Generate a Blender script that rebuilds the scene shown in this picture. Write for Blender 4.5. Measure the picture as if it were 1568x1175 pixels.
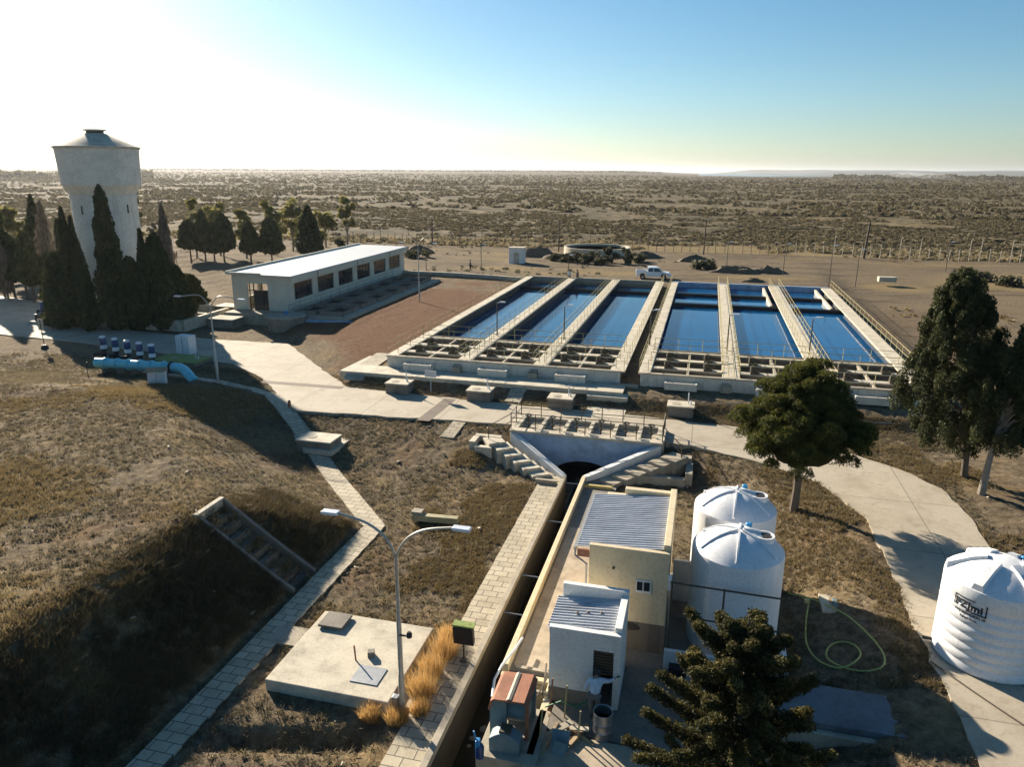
import bpy, bmesh, math, random
import numpy as np
from mathutils import Vector, Matrix
from math import radians as R, sin, cos, pi, sqrt
random.seed(7); rng = np.random.default_rng(7)
for o in list(bpy.data.objects): bpy.data.objects.remove(o)
sc = bpy.context.scene; col = sc.collection

# ---------------------------------------------------------------- camera, sky, sun, exposure
FPX, PITCH, CAMH, ROLL = 1140.0, R(15.9), 16.0, 0.0055
cam = bpy.data.objects.new('camera', bpy.data.cameras.new('camera')); col.objects.link(cam)
cam.data.sensor_width = 36; cam.data.lens = 36*FPX/1568; cam.data.clip_start = .1; cam.data.clip_end = 90000
cam.matrix_world = Matrix.Translation((0,0,CAMH)) @ Matrix.Rotation(pi/2-PITCH,4,'X') @ Matrix.Rotation(ROLL,4,'Z')
sc.camera = cam
SUN_AZ, SUN_EL = R(-36), R(21.5)
w = bpy.data.worlds.new('World'); sc.world = w; w.use_nodes = True
nt = w.node_tree; bg = nt.nodes['Background']; sky = nt.nodes.new('ShaderNodeTexSky')
sky.sky_type = 'NISHITA'; sky.sun_disc = False; sky.sun_elevation = SUN_EL; sky.sun_rotation = SUN_AZ
sky.altitude = 300; sky.air_density = 1.0; sky.dust_density = 0.55; sky.ozone_density = 2.4
hs = nt.nodes.new('ShaderNodeHueSaturation'); hs.inputs['Saturation'].default_value = 1.22; hs.inputs['Hue'].default_value = 0.488
nt.links.new(sky.outputs[0], hs.inputs['Color']); wbm = nt.nodes.new('ShaderNodeMix'); wbm.data_type = 'RGBA'; wbm.blend_type = 'MULTIPLY'; wbm.inputs[0].default_value = 1; wbm.inputs[7].default_value = (.86,1.0,1.09,1)
nt.links.new(hs.outputs[0], wbm.inputs[6]); nt.links.new(wbm.outputs[2], bg.inputs[0]); bg.inputs[1].default_value = 0.040
sun = bpy.data.objects.new('sun', bpy.data.lights.new('sun','SUN')); col.objects.link(sun)
sun.data.energy = 5.0; sun.data.angle = R(.55); sun.data.color = (1,.875,.70)
sd = Vector((sin(SUN_AZ)*cos(SUN_EL), cos(SUN_AZ)*cos(SUN_EL), sin(SUN_EL)))
sun.rotation_euler = sd.to_track_quat('Z','Y').to_euler(); sun.location = (-40,60,60)
sc.view_settings.view_transform = 'Standard'; sc.view_settings.look = 'None'
sc.view_settings.exposure = 1.42; sc.view_settings.gamma = 1
sc.cycles.max_bounces = 6; sc.cycles.diffuse_bounces = 3; sc.cycles.glossy_bounces = 3
sc.cycles.transparent_max_bounces = 6; sc.cycles.volume_bounces = 0
try: sc.cycles.use_denoising = True
except Exception: pass

# ---------------------------------------------------------------- coordinates
SA = R(14.4); CA, SB = cos(SA), sin(SA)         # the site's own grid, turned 14.4 degrees
def W(s,t,z=0): return Vector((s*CA+t*SB, -s*SB+t*CA, z))
def ST(x,y): return (x*CA-y*SB, x*SB+y*CA)
def at(u,v,z=0):                                  # the ground point seen at photo pixel u, v
    x=(u-784)/FPX; y=(v-587.5)/FPX
    x,y = x*cos(ROLL)-y*sin(ROLL), y*cos(ROLL)+x*sin(ROLL)
    d = (x, cos(PITCH)-y*sin(PITCH), -sin(PITCH)-y*cos(PITCH))
    k=(CAMH-z)/-d[2]; return Vector((d[0]*k, d[1]*k, z))
def ats(u,v,z=0): p=at(u,v,z); return ST(p.x,p.y)

# ---------------------------------------------------------------- noise
_G = rng.random((512,512))
def vnoise(x,y):
    x=np.asarray(x,float); y=np.asarray(y,float)
    xi=np.floor(x).astype(int); yi=np.floor(y).astype(int); fx=x-xi; fy=y-yi
    fx=fx*fx*(3-2*fx); fy=fy*fy*(3-2*fy)
    g=lambda a,b:_G[a%512,b%512]
    return (g(xi,yi)*(1-fx)+g(xi+1,yi)*fx)*(1-fy)+(g(xi,yi+1)*(1-fx)+g(xi+1,yi+1)*fx)*fy
def fbm(x,y,o=4):
    v=0;a=.5;n=0
    for i in range(o): v=v+a*vnoise(x*2**i+17.3*i,y*2**i+9.1*i); n+=a; a*=.5
    return v/n
def ss(a,b,x):
    k=np.clip((np.asarray(x,float)-a)/(b-a),0,1); return k*k*(3-2*k)

# ---------------------------------------------------------------- terrain height in site coordinates
def gz(s,t,bumps=False):
    s=np.asarray(s,float); t=np.asarray(t,float)
    wl=ss(-10.8,-12.8,s)
    z = -1.2*(ss(45.8,41.0,t)*(1-wl)+ss(46.0,36.0,t)*wl)*ss(8.0,3.0,s)*np.maximum(ss(.2,4.2,(s-2.5)*-.8+(t-43.5)*-.6),ss(-.4,-2,s))
    d = np.minimum(t-50.4,(s+t-24.5)/1.414)
    z = z + .8*np.where(s>-26,ss(-.8,1.7,d),ss(.2,1.9,d))+.3*ss(2.5,8,d) - .7*ss(16.5,21,s)*ss(50,53,t)*ss(150,110,t)
    m = np.minimum(np.minimum(-15.95-s,(15.2-(s+t))/1.414*.62),(47.4-t)*.55)
    k = np.clip((m+.05)/4.9,0,1); k = np.where(k<.72,k*1.10,.792+.208*np.sin(np.clip((k-.72)/.28,0,1)*pi/2))
    z = z*(1-k)+(1.85+.35*(fbm(s*.12,t*.12,3)-.5)*ss(.5,1,k))*k
    z = z - .55*np.exp(-((t-17.3-.25*(s+11))/.45)**2)*ss(-14.3,-13.4,s)*ss(-8.7,-9.5,s)
    far = ss(104,135,t)
    z = z + far*(.5*(fbm(s*.03,t*.03,3)-.5))*ss(4000,400,np.hypot(s,t))
    D_ = np.hypot(s,t); az_ = np.degrees(np.arctan2(s*CA+t*SB, -s*SB+t*CA))
    z = z + .0040*np.clip(D_-1500,0,14000)*ss(14,8,np.abs(az_+20)-20+0*t)     # the plain rises gently to the left and centre
    if bumps:
        near = ss(75,40,t)
        z = z - near*(.10*np.abs(fbm(s*2.1,t*2.1,3)-.5)*2+.07*ss(.45,.75,vnoise(s*4.3,t*4.3))) \
              - (1-near)*.12*fbm(s*1.0,t*1.0,3)
    return z
def gw(x,y): s,t=ST(x,y); return float(gz(s,t))

# ---------------------------------------------------------------- materials
def NT(name):
    m=bpy.data.materials.new(name); m.use_nodes=True; n=m.node_tree.nodes; l=m.node_tree.links
    return m,n,l,n['Principled BSDF']
def noise_node(n,l,src,scale,detail=6,rough=.6,dist=0):
    x=n.new('ShaderNodeTexNoise'); x.inputs['Scale'].default_value=scale; x.inputs['Detail'].default_value=detail
    x.inputs['Roughness'].default_value=rough; x.inputs['Distortion'].default_value=dist
    l.new(src,x.inputs['Vector']); return x.outputs['Fac']
def ramp(n,l,src,stops):
    x=n.new('ShaderNodeValToRGB'); e=x.color_ramp.elements
    while len(e)>1: e.remove(e[-1])
    e[0].position=stops[0][0]; e[0].color=(*stops[0][1],1)
    for p,c in stops[1:]: q=e.new(p); q.color=(*c,1)
    l.new(src,x.inputs[0]); return x.outputs[0]
def mixc(n,l,fac,a,b,mode='MIX'):
    x=n.new('ShaderNodeMix'); x.data_type='RGBA'; x.blend_type=mode
    for i,v in ((0,fac),(6,a),(7,b)):
        if isinstance(v,(int,float)): x.inputs[i].default_value=v
        elif isinstance(v,tuple): x.inputs[i].default_value=(*v,1)
        else: l.new(v,x.inputs[i])
    return x.outputs[2]
def coords(n,l,kind='Object',scale=(1,1,1),rot=(0,0,0)):
    c=n.new('ShaderNodeTexCoord'); mp=n.new('ShaderNodeMapping')
    mp.inputs['Scale'].default_value=scale; mp.inputs['Rotation'].default_value=rot
    if kind=='World':
        g=n.new('ShaderNodeNewGeometry'); l.new(g.outputs['Position'],mp.inputs[0])
    else: l.new(c.outputs[kind],mp.inputs[0])
    return mp.outputs[0]
def bump(n,l,b,src,strength,dist=.02):
    x=n.new('ShaderNodeBump'); x.inputs['Strength'].default_value=strength; x.inputs['Distance'].default_value=dist
    l.new(src,x.inputs['Height']); l.new(x.outputs[0],b.inputs['Normal'])
def worn(name,c,rough=.85,var=.35,stain=(.09,.075,.055),stains=.5,scale=1.0,metal=0,streak=False,bmp=.3):
    """Painted or bare surface with mottling, stains and optional vertical streaks."""
    m,n,l,b=NT(name); P_=coords(n,l,'World')
    f1=noise_node(n,l,P_,1.1*scale,8,.65); f2=noise_node(n,l,P_,9*scale,6,.7)
    dark=tuple(x*(1-var) for x in c); lite=tuple(min(x*(1+var*.45),.9) for x in c)
    base=ramp(n,l,f1,[(.3,dark),(.52,c),(.72,lite)])
    sp=ramp(n,l,f2,[(.36,(.72,.70,.66)),(.5,(1,1,1))]); base=mixc(n,l,.6,base,sp,'MULTIPLY')
    f3=noise_node(n,l,coords(n,l,'World',(1,1,.12) if streak else (1,1,1)),(2.6 if streak else .55)*scale,7,.7,.4)
    msk=ramp(n,l,f3,[(.55,(0,0,0)),(.72,(stains,)*3)]); base=mixc(n,l,msk,base,stain)
    l.new(base,b.inputs['Base Color']); b.inputs['Roughness'].default_value=rough; b.inputs['Metallic'].default_value=metal
    if bmp: bump(n,l,b,f2,bmp,.01)
    return m
def paint(name,c,rough=.5,metal=0,var=.12):
    m,n,l,b=NT(name); f=noise_node(n,l,coords(n,l,'World'),5,6,.7)
    l.new(ramp(n,l,f,[(.3,tuple(x*(1-var*2) for x in c)),(.6,c)]),b.inputs['Base Color'])
    b.inputs['Roughness'].default_value=rough; b.inputs['Metallic'].default_value=metal; return m
M={}
M['concrete']=worn('old_concrete',(.36,.315,.24),stains=.45)
M['pale_concrete']=worn('pale_concrete',(.50,.45,.35),stains=.4)
M['dark_concrete']=worn('stained_concrete',(.20,.18,.15),stains=.6,streak=True)
M['basin_inside']=worn('wet_concrete',(.13,.115,.09),stain=(.04,.045,.03),stains=.7,streak=True)
M['tower']=worn('tower_render',(.66,.64,.58),streak=True,stains=.45,scale=.45,var=.2,stain=(.34,.31,.27))
M['cream']=worn('cream_render',(.60,.50,.33),streak=True,stains=.3,stain=(.24,.19,.13),var=.14,scale=.8)
M['whitewash']=worn('whitewash',(.70,.70,.68),streak=True,stains=.25,stain=(.3,.27,.22),var=.1)
M['wall_cream']=worn('ivory_render',(.60,.56,.46),streak=True,stains=.3,var=.12,stain=(.28,.24,.18))
M['roof_white']=worn('whitened_roof',(.46,.48,.50),rough=.55,stains=.2,stain=(.3,.3,.3),var=.1,scale=.4)
M['blue_wash']=worn('blue_grey_wash',(.28,.40,.56),streak=True,stains=.4,stain=(.12,.13,.14))
M['yellow_curb']=worn('yellow_curb',(.42,.33,.12),stains=.5)
M['rail_yellow']=paint('yellow_rail_paint',(.52,.44,.21),.6,0,.2)
M['rail_dark']=paint('dark_rail_paint',(.07,.055,.035),.6)
M['plastic']=worn('white_plastic',(.72,.725,.74),rough=.42,var=.05,stain=(.42,.39,.33),stains=.35,streak=True,scale=1.3,bmp=.05)
M['plastic_blue']=paint('blue_cap',(.015,.22,.48),.5)
M['cyan']=paint('cyan_pipe_paint',(.16,.60,.70),.42,0,.15)
M['blue']=paint('blue_motor_paint',(.012,.05,.17),.45)
M['black']=paint('black_part',(.015,.015,.017),.6)
M['steel']=paint('grey_steel',(.32,.33,.34),.4,.7)
M['galv']=paint('galvanised_pole',(.42,.41,.38),.45,.5)
M['rust']=worn('rusty_plate',(.30,.12,.065),rough=.8,stain=(.45,.33,.22),stains=.8,var=.4)
M['machine']=worn('blue_grey_plate',(.13,.20,.22),rough=.6,stains=.4)
M['wood']=worn('old_timber',(.34,.25,.15),stains=.4,streak=True,scale=2)
M['wood_pole']=worn('pole_timber',(.10,.075,.055),stains=.3,streak=True,scale=2)
M['led']=paint('lamp_head',(.62,.66,.72),.3)
M['white']=paint('white_paint',(.72,.73,.74),.4)
M['car_white']=paint('car_paint',(.74,.76,.79),.22,0,.02)
M['rubber']=paint('tyre_rubber',(.02,.02,.02),.8)
M['skin']=paint('skin',(.35,.20,.13),.6)
M['cloth_white']=paint('white_overall',(.62,.68,.76),.8)
M['cloth_grey']=paint('grey_cloth',(.17,.17,.16),.9)
M['cloth_dark']=paint('dark_cloth',(.035,.035,.045),.9)
M['green']=paint('green_rubber',(.01,.16,.06),.6)
M['olive']=paint('green_moss_top',(.23,.30,.08),.9,0,.3)
M['hose']=paint('yellow_hose',(.42,.46,.14),.45)
M['mark']=paint('black_print',(.02,.02,.025),.7)
M['bark']=worn('bark',(.12,.095,.07),stains=.4,streak=True,scale=4)
M['trunk_pale']=worn('pale_bark',(.26,.23,.19),stains=.4,streak=True,scale=4)
def glass():
    m,n,l,b=NT('dark_glass'); b.inputs['Base Color'].default_value=(.02,.025,.03,1)
    b.inputs['Roughness'].default_value=.08; b.inputs['Specular IOR Level'].default_value=.6; return m
M['glass']=glass()
def slabs(name,c,sx,sy,mortar,rough=.85,joint=(.10,.085,.065),off=.5,var=.2):
    """Concrete cast or laid in rectangular slabs, joints on the site grid."""
    m,n,l,b=NT(name); P_=coords(n,l,'World'); v=coords(n,l,'World',rot=(0,0,SA))
    br=n.new('ShaderNodeTexBrick'); l.new(v,br.inputs['Vector']); br.inputs['Scale'].default_value=1
    br.inputs['Brick Width'].default_value=sx; br.inputs['Row Height'].default_value=sy
    br.inputs['Mortar Size'].default_value=mortar; br.inputs['Mortar Smooth'].default_value=.4; br.offset=off
    br.inputs['Color1'].default_value=(*tuple(x*(1-var) for x in c),1); br.inputs['Color2'].default_value=(*tuple(x*(1+var*.4) for x in c),1)
    br.inputs['Mortar'].default_value=(*joint,1)
    f=noise_node(n,l,P_,.45,8,.7); f2=noise_node(n,l,P_,11,5,.7)
    k=ramp(n,l,f,[(.3,(.70,.67,.61)),(.55,(1,1,1))]); base=mixc(n,l,.8,br.outputs['Color'],k,'MULTIPLY')
    k2=ramp(n,l,f2,[(.35,(.75,.73,.7)),(.5,(1,1,1))]); base=mixc(n,l,.5,base,k2,'MULTIPLY')
    f4=noise_node(n,l,P_,1.5,8,.75,.8); e=ramp(n,l,f4,[(.54,(0,0,0)),(.66,(.5,.5,.5))]); base=mixc(n,l,e,base,(.20,.16,.10))
    l.new(base,b.inputs['Base Color']); b.inputs['Roughness'].default_value=rough; bump(n,l,b,f2,.2,.01); return m
M['road']=slabs('road_concrete',(.40,.35,.27),5.5,5.5,.035,off=0,var=.06,joint=(.22,.19,.15))
M['pavers']=slabs('paving_slabs',(.46,.40,.29),.62,.42,.022,var=.18)
M['block']=slabs('block_wall',(.17,.14,.11),.4,.4,.01)
def corrugated():
    m,n,l,b=NT('corrugated_sheet'); P_=coords(n,l,'World')
    f=noise_node(n,l,coords(n,l,'World',(.25,1.5,1),(0,0,SA)),3,6,.7)
    l.new(ramp(n,l,f,[(.3,(.34,.35,.37)),(.55,(.52,.54,.57)),(.75,(.66,.66,.66))]),b.inputs['Base Color'])
    b.inputs['Roughness'].default_value=.5; b.inputs['Metallic'].default_value=.35; return m
M['corrugated']=corrugated()
def water(name,c,rough=.05,wave=.12,sc_=1.6):
    m,n,l,b=NT(name); P_=coords(n,l,'World'); l.new(ramp(n,l,noise_node(n,l,P_,.09,5,.6,.5),[(.3,tuple(x*.62 for x in c)),(.55,c),(.75,tuple(x*1.25 for x in c))]),b.inputs['Base Color'])
    b.inputs['Roughness'].default_value=rough; b.inputs['IOR'].default_value=1.33
    bump(n,l,b,noise_node(n,l,P_,sc_,4,.6),wave,.05); return m
M['water_left']=water('settled_water',(.012,.078,.17),.03,.16)
M['water_right']=water('blue_water',(.003,.072,.20),.035,.18)
M['canal_water']=water('dark_water',(.02,.02,.015),.1,.05)
def leafmat(name,dark,mid,light,trans=.25):
    m,n,l,b=NT(name); a=n.new('ShaderNodeAttribute'); a.attribute_name='tint'
    l.new(ramp(n,l,a.outputs['Fac'],[(0,dark),(.6,mid),(1,light)]),b.inputs['Base Color'])
    b.inputs['Roughness'].default_value=.75; b.inputs['Specular IOR Level'].default_value=.25
    if trans:
        tr=n.new('ShaderNodeBsdfTranslucent'); l.new(ramp(n,l,a.outputs['Fac'],[(0,mid),(1,light)]),tr.inputs[0])
        mx=n.new('ShaderNodeMixShader'); mx.inputs[0].default_value=trans
        l.new(b.outputs[0],mx.inputs[1]); l.new(tr.outputs[0],mx.inputs[2]); l.new(mx.outputs[0],n['Material Output'].inputs[0])
    return m
M['cypress']=leafmat('cypress_leaf',(.018,.026,.011),(.045,.056,.022),(.12,.12,.045),.2)
M['pine']=leafmat('pine_needles',(.014,.021,.006),(.048,.058,.012),(.17,.165,.032),.25)
M['cedar']=leafmat('cedar_leaf',(.014,.018,.007),(.042,.045,.014),(.16,.13,.04),.2)
M['gum']=leafmat('gum_leaf',(.09,.095,.032),(.17,.16,.052),(.28,.25,.09),.4)
M['bush']=leafmat('bush_leaf',(.05,.055,.03),(.09,.09,.05),(.15,.135,.075),.2)
M['scrub']=leafmat('scrub_leaf',(.06,.052,.03),(.105,.088,.05),(.20,.165,.095),.3)
M['twigs']=leafmat('bare_twigs',(.10,.075,.055),(.19,.15,.11),(.28,.22,.16),.1)
M['drygrass']=leafmat('dry_grass',(.08,.062,.032),(.18,.135,.065),(.36,.26,.12),.3)
M['turf']=leafmat('short_turf',(.07,.058,.038),(.175,.145,.092),(.33,.27,.16),.3)
M['orange']=leafmat('orange_grass',(.30,.17,.06),(.48,.29,.10),(.65,.42,.17),.45)
M['straw']=leafmat('pale_straw',(.20,.155,.08),(.33,.265,.145),(.45,.37,.22),.3)

def ground_mat():
    m,n,l,b=NT('dry_ground'); P_=coords(n,l,'World'); b.inputs['Roughness'].default_value=1; b.inputs['Specular IOR Level'].default_value=.1
    a=n.new('ShaderNodeAttribute'); a.attribute_name='zone'; sep=n.new('ShaderNodeSeparateColor'); l.new(a.outputs['Color'],sep.inputs[0])
    f1=noise_node(n,l,P_,.35,9,.7,.3); f2=noise_node(n,l,P_,3.2,7,.75); f3=noise_node(n,l,P_,14,4,.7)
    field=ramp(n,l,f2,[(.30,(.06,.047,.033)),(.47,(.15,.12,.083)),(.62,(.24,.195,.135)),(.75,(.33,.27,.175))])
    patch=ramp(n,l,f1,[(.36,(.72,.70,.66)),(.5,(1,.97,.93)),(.64,(1.2,1.05,.8))]); field=mixc(n,l,1.0,field,patch,'MULTIPLY')
    red=ramp(n,l,f2,[(.3,(.06,.028,.014)),(.48,(.12,.058,.030)),(.6,(.155,.085,.046)),(.75,(.20,.13,.075))])
    dirt=ramp(n,l,f2,[(.3,(.085,.066,.044)),(.45,(.13,.103,.07)),(.58,(.175,.14,.098)),(.75,(.235,.19,.135))]); dirt=mixc(n,l,1.0,dirt,ramp(n,l,noise_node(n,l,coords(n,l,'World',(.35,1.6,1),(0,0,SA)),.16,8,.72,.6),[(.36,(.5,.48,.46)),(.47,(.95,.93,.9)),(.58,(1.15,1.1,1.0)),(.7,(.8,.74,.62))]),'MULTIPLY')
    g4=noise_node(n,l,P_,.055,6,.65); g5=noise_node(n,l,P_,.28,7,.7); g6=noise_node(n,l,P_,.012,5,.6)
    plain=ramp(n,l,g5,[(.36,(.05,.042,.025)),(.48,(.095,.077,.045)),(.56,(.155,.125,.075)),(.70,(.27,.22,.14))])
    plain=mixc(n,l,1.0,plain,ramp(n,l,g4,[(.35,(.60,.60,.58)),(.55,(1,1,1)),(.7,(1.35,1.25,1.1))]),'MULTIPLY')
    plain=mixc(n,l,1.0,plain,ramp(n,l,g6,[(.35,(.75,.76,.76)),(.6,(1.1,1.07,1.0))]),'MULTIPLY')
    c=mixc(n,l,sep.outputs[0],field,red); c=mixc(n,l,sep.outputs[1],c,dirt); c=mixc(n,l,sep.outputs[2],c,plain)
    a2=n.new('ShaderNodeAttribute'); a2.attribute_name='straw'; c=mixc(n,l,a2.outputs['Fac'],c,ramp(n,l,f3,[(.3,(.13,.095,.045)),(.55,(.25,.185,.09)),(.7,(.36,.27,.13))]))
    l.new(c,b.inputs['Base Color']); bump(n,l,b,mixc(n,l,.6,f2,f3),1.0,.11); return m
M['ground']=ground_mat()

# ---------------------------------------------------------------- object helpers
def link(o,parent=None,mat=None):
    col.objects.link(o)
    if parent is not None: o.parent=parent
    if mat is not None: o.data.materials.append(M[mat] if isinstance(mat,str) else mat)
    return o
def meta(o,label=None,cat=None,group=None,kind=None):
    if label: o['label']=label
    if cat: o['category']=cat
    if group: o['group']=group
    if kind: o['kind']=kind
    return o
def thing(name,loc,rz,label,cat,group=None):
    o=bpy.data.objects.new(name,None); o.empty_display_size=.3; link(o); o.location=loc; o.rotation_euler=(0,0,rz)
    return meta(o,label,cat,group)
def site(name,s,t,z,label,cat,group=None): return thing(name,W(s,t,z),-SA,label,cat,group)
class MB:
    def __init__(self): self.v=[]; self.f=[]
    def add(self,vs,fs):
        k=len(self.v); self.v+= [tuple(p) for p in vs]; self.f+= [tuple(i+k for i in q) for q in fs]; return self
    def box(self,x0,x1,y0,y1,z0,z1,rz=0,about=None,tilt=None):
        vs=[Vector(p) for p in ((x0,y0,z0),(x1,y0,z0),(x1,y1,z0),(x0,y1,z0),(x0,y0,z1),(x1,y0,z1),(x1,y1,z1),(x0,y1,z1))]
        if rz or tilt:
            c=Vector(about) if about else Vector(((x0+x1)/2,(y0+y1)/2,(z0+z1)/2)); m=Matrix.Rotation(rz,4,'Z')
            if tilt: m=m@Matrix.Rotation(tilt[0],4,'X')@Matrix.Rotation(tilt[1],4,'Y')
            vs=[m@(p-c)+c for p in vs]
        return self.add(vs,[(0,3,2,1),(4,5,6,7),(0,1,5,4),(1,2,6,5),(2,3,7,6),(3,0,4,7)])
    def prism(self,poly,z0,z1):
        n=len(poly); a=[(p[0],p[1],z0 if len(p)<3 else z0+p[2]) for p in poly]; b=[(p[0],p[1],z1 if len(p)<3 else z1+p[2]) for p in poly]
        return self.add(a+b,[tuple(range(n-1,-1,-1)),tuple(range(n,2*n))]+[(i,(i+1)%n,(i+1)%n+n,i+n) for i in range(n)])
    def extr(self,prof,a0,a1,axis='x'):
        n=len(prof); mk=(lambda p,a:(a,p[0],p[1])) if axis=='x' else (lambda p,a:(p[0],a,p[1]))
        vs=[mk(p,a0) for p in prof]+[mk(p,a1) for p in prof]
        return self.add(vs,[tuple(range(n-1,-1,-1)),tuple(range(n,2*n))]+[(i,(i+1)%n,(i+1)%n+n,i+n) for i in range(n)])
    def tube(self,pts,r,n=8,cap=True):
        pts=[Vector(p) for p in pts]; rr=r if isinstance(r,(list,tuple)) else [r]*len(pts); vs=[]; up=Vector((0,0,1)); prev=None
        for i,p in enumerate(pts):
            d=(pts[min(i+1,len(pts)-1)]-pts[max(i-1,0)]).normalized()
            if prev is None: a=d.cross(up if abs(d.z)<.95 else Vector((1,0,0))).normalized()
            else: a=(prev-d*prev.dot(d)).normalized()
            prev=a; b=d.cross(a)
            vs+=[p+(a*cos(2*pi*k/n)+b*sin(2*pi*k/n))*rr[i] for k in range(n)]
        fs=[(i*n+k,i*n+(k+1)%n,(i+1)*n+(k+1)%n,(i+1)*n+k) for i in range(len(pts)-1) for k in range(n)]
        if cap: fs+= [tuple(range(n-1,-1,-1)), tuple((len(pts)-1)*n+k for k in range(n))]
        return self.add(vs,fs)
    def lathe(self,prof,n=32,c=(0,0,0),a0=0,wob=None):
        vs=[]
        for r,z in prof:
            for k in range(n):
                a=a0+2*pi*k/n; q=r*(1+(wob(a,z) if wob else 0)); vs.append((c[0]+q*cos(a),c[1]+q*sin(a),c[2]+z))
        m=len(prof); fs=[(i*n+k,i*n+(k+1)%n,(i+1)*n+(k+1)%n,(i+1)*n+k) for i in range(m-1) for k in range(n)]
        fs+=[tuple(range(n-1,-1,-1)),tuple((m-1)*n+k for k in range(n))]
        return self.add(vs,fs)
    def build(self,name,mat,parent=None,smooth=False,bevel=0,label=None):
        me=bpy.data.meshes.new(name); me.from_pydata(self.v,[],self.f); me.update()
        o=bpy.data.objects.new(name,me); link(o,parent,mat)
        if smooth:
            me.polygons.foreach_set('use_smooth',[True]*len(me.polygons))
            try: me.set_sharp_from_angle(angle=R(40))
            except Exception: pass
        if bevel:
            b=o.modifiers.new('edge','BEVEL'); b.width=bevel; b.segments=2; b.limit_method='ANGLE'; b.angle_limit=R(40)
        if label: o['label']=label
        return o
def np_mesh(name,V,F,mat,parent=None,tint=None,smooth=False):
    """V (n,3) array, F (m,3|4) array; tint per face -> corner-free point attribute"""
    me=bpy.data.meshes.new(name); k=F.shape[1]
    me.vertices.add(len(V)); me.vertices.foreach_set('co',V.astype(np.float32).ravel())
    me.loops.add(F.size); me.loops.foreach_set('vertex_index',F.astype(np.int32).ravel())
    me.polygons.add(len(F)); me.polygons.foreach_set('loop_start',np.arange(0,F.size,k,dtype=np.int32))
    try: me.polygons.foreach_set('loop_total',np.full(len(F),k,dtype=np.int32))
    except Exception: pass
    me.update(calc_edges=True)
    if tint is not None:
        a=me.attributes.new('tint','FLOAT','POINT'); a.data.foreach_set('value',tint.astype(np.float32))
    if smooth: me.polygons.foreach_set('use_smooth',np.ones(len(F),dtype=bool))
    o=bpy.data.objects.new(name,me); link(o,parent,mat); return o
def copy_thing(root,loc,rz,label,scale=None):
    c=root.copy(); col.objects.link(c); c.location=loc; c.rotation_euler=(0,0,rz); c['label']=label
    if scale: c.scale=scale
    for ch in root.children:
        d=ch.copy(); col.objects.link(d); d.parent=c
        for g in ch.children:
            e=g.copy(); col.objects.link(e); e.parent=d
    return c
def leaves(C,size,asp=1.6,up=.3,tint=None,jit=.35):
    """one rhombic leaf spray at every centre in C; returns V, F, tint"""
    n=len(C); d=rng.normal(size=(n,3)); d[:,2]=d[:,2]*(1-up)+up*2.2; d/=np.linalg.norm(d,axis=1)[:,None]
    q=rng.normal(size=(n,3)); e=np.cross(d,q); e/=np.linalg.norm(e,axis=1)[:,None]
    sz=(size*(1+jit*rng.normal(size=n))).clip(size*.4,size*2)[:,None]
    L=d*sz*asp*.5; Wd=e*sz*.5
    V=np.stack([C-L,C+Wd,C+L,C-Wd],1).reshape(-1,3); F=np.arange(4*n).reshape(n,4)
    if tint is None: tint=rng.random(n)
    return V,F,np.repeat(tint,4)
def blades(B,h,wd,n_per,lean,mat,name,spread=.1,kind='stuff',label=None,cat='grass',tintbase=None,parent=None):
    """tufts of thin grass blades rooted at B"""
    n=len(B)*n_per; C=np.repeat(B,n_per,0)+np.c_[rng.normal(size=(n,2))*spread,np.zeros(n)]
    hh=np.repeat(h if isinstance(h,np.ndarray) else np.full(len(B),h),n_per)*rng.uniform(.55,1.15,n)
    a=rng.uniform(0,2*pi,n); ln=rng.normal(size=(n,2))*lean*hh[:,None]
    w_=np.c_[np.cos(a),np.sin(a),np.zeros(n)]*(wd*rng.uniform(.6,1.4,n))[:,None]
    tip=C+np.c_[ln,hh]
    V=np.stack([C-w_,C+w_,tip],1).reshape(-1,3); F=np.arange(3*n).reshape(n,3)
    tb=np.repeat(tintbase if tintbase is not None else rng.random(len(B)),n_per)
    t=np.clip(tb*.7+rng.random(n)*.35,0,1)
    o=np_mesh(name,V,F,mat,parent,np.repeat(t,3))
    if label: meta(o,label,cat,None,kind)
    return o
# ================================================================ THE SETTING
ROAD_UP=[(-120,448),(0,462),(60,470),(100,500),(200,512),(327,525),(440,530),(530,595),(660,608),(790,620),(950,632),(1110,648),(1180,655),(1240,668),(1310,690),(1380,712),(1440,740),(1490,785),(1530,850)]
ROAD_LO=[(-120,516),(0,521),(110,530),(250,547),(357,562),(400,583),(450,632),(560,638),(660,643),(780,650),(1060,680),(1150,700),(1260,735),(1330,790),(1380,890)]
road=[ats(u,v,.03) for u,v in ROAD_UP]+[(13.1,30),(13.1,6)]+[(8.5,6),(8.5,29)]+[ats(u,v,.03) for u,v in reversed(ROAD_LO)]
def inpoly(s,t,poly):
    ins=np.zeros(np.shape(s),bool); n=len(poly)
    for i in range(n):
        x1,y1=poly[i]; x2,y2=poly[(i+1)%n]
        c=((y1>t)!=(y2>t))&(s<(x2-x1)*(t-y1)/((y2-y1) if y2!=y1 else 1e-9)+x1); ins^=c
    return ins
HOLES=[(-6.95,-5.80,21.6,43.2),(-7.0,-3.9,4.0,21.6),(-23.6,-5.9,54.0,102.9),(-3.6,15.1,54.0,102.9),(-10.7,-2.0,43.2,45.9)]
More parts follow.
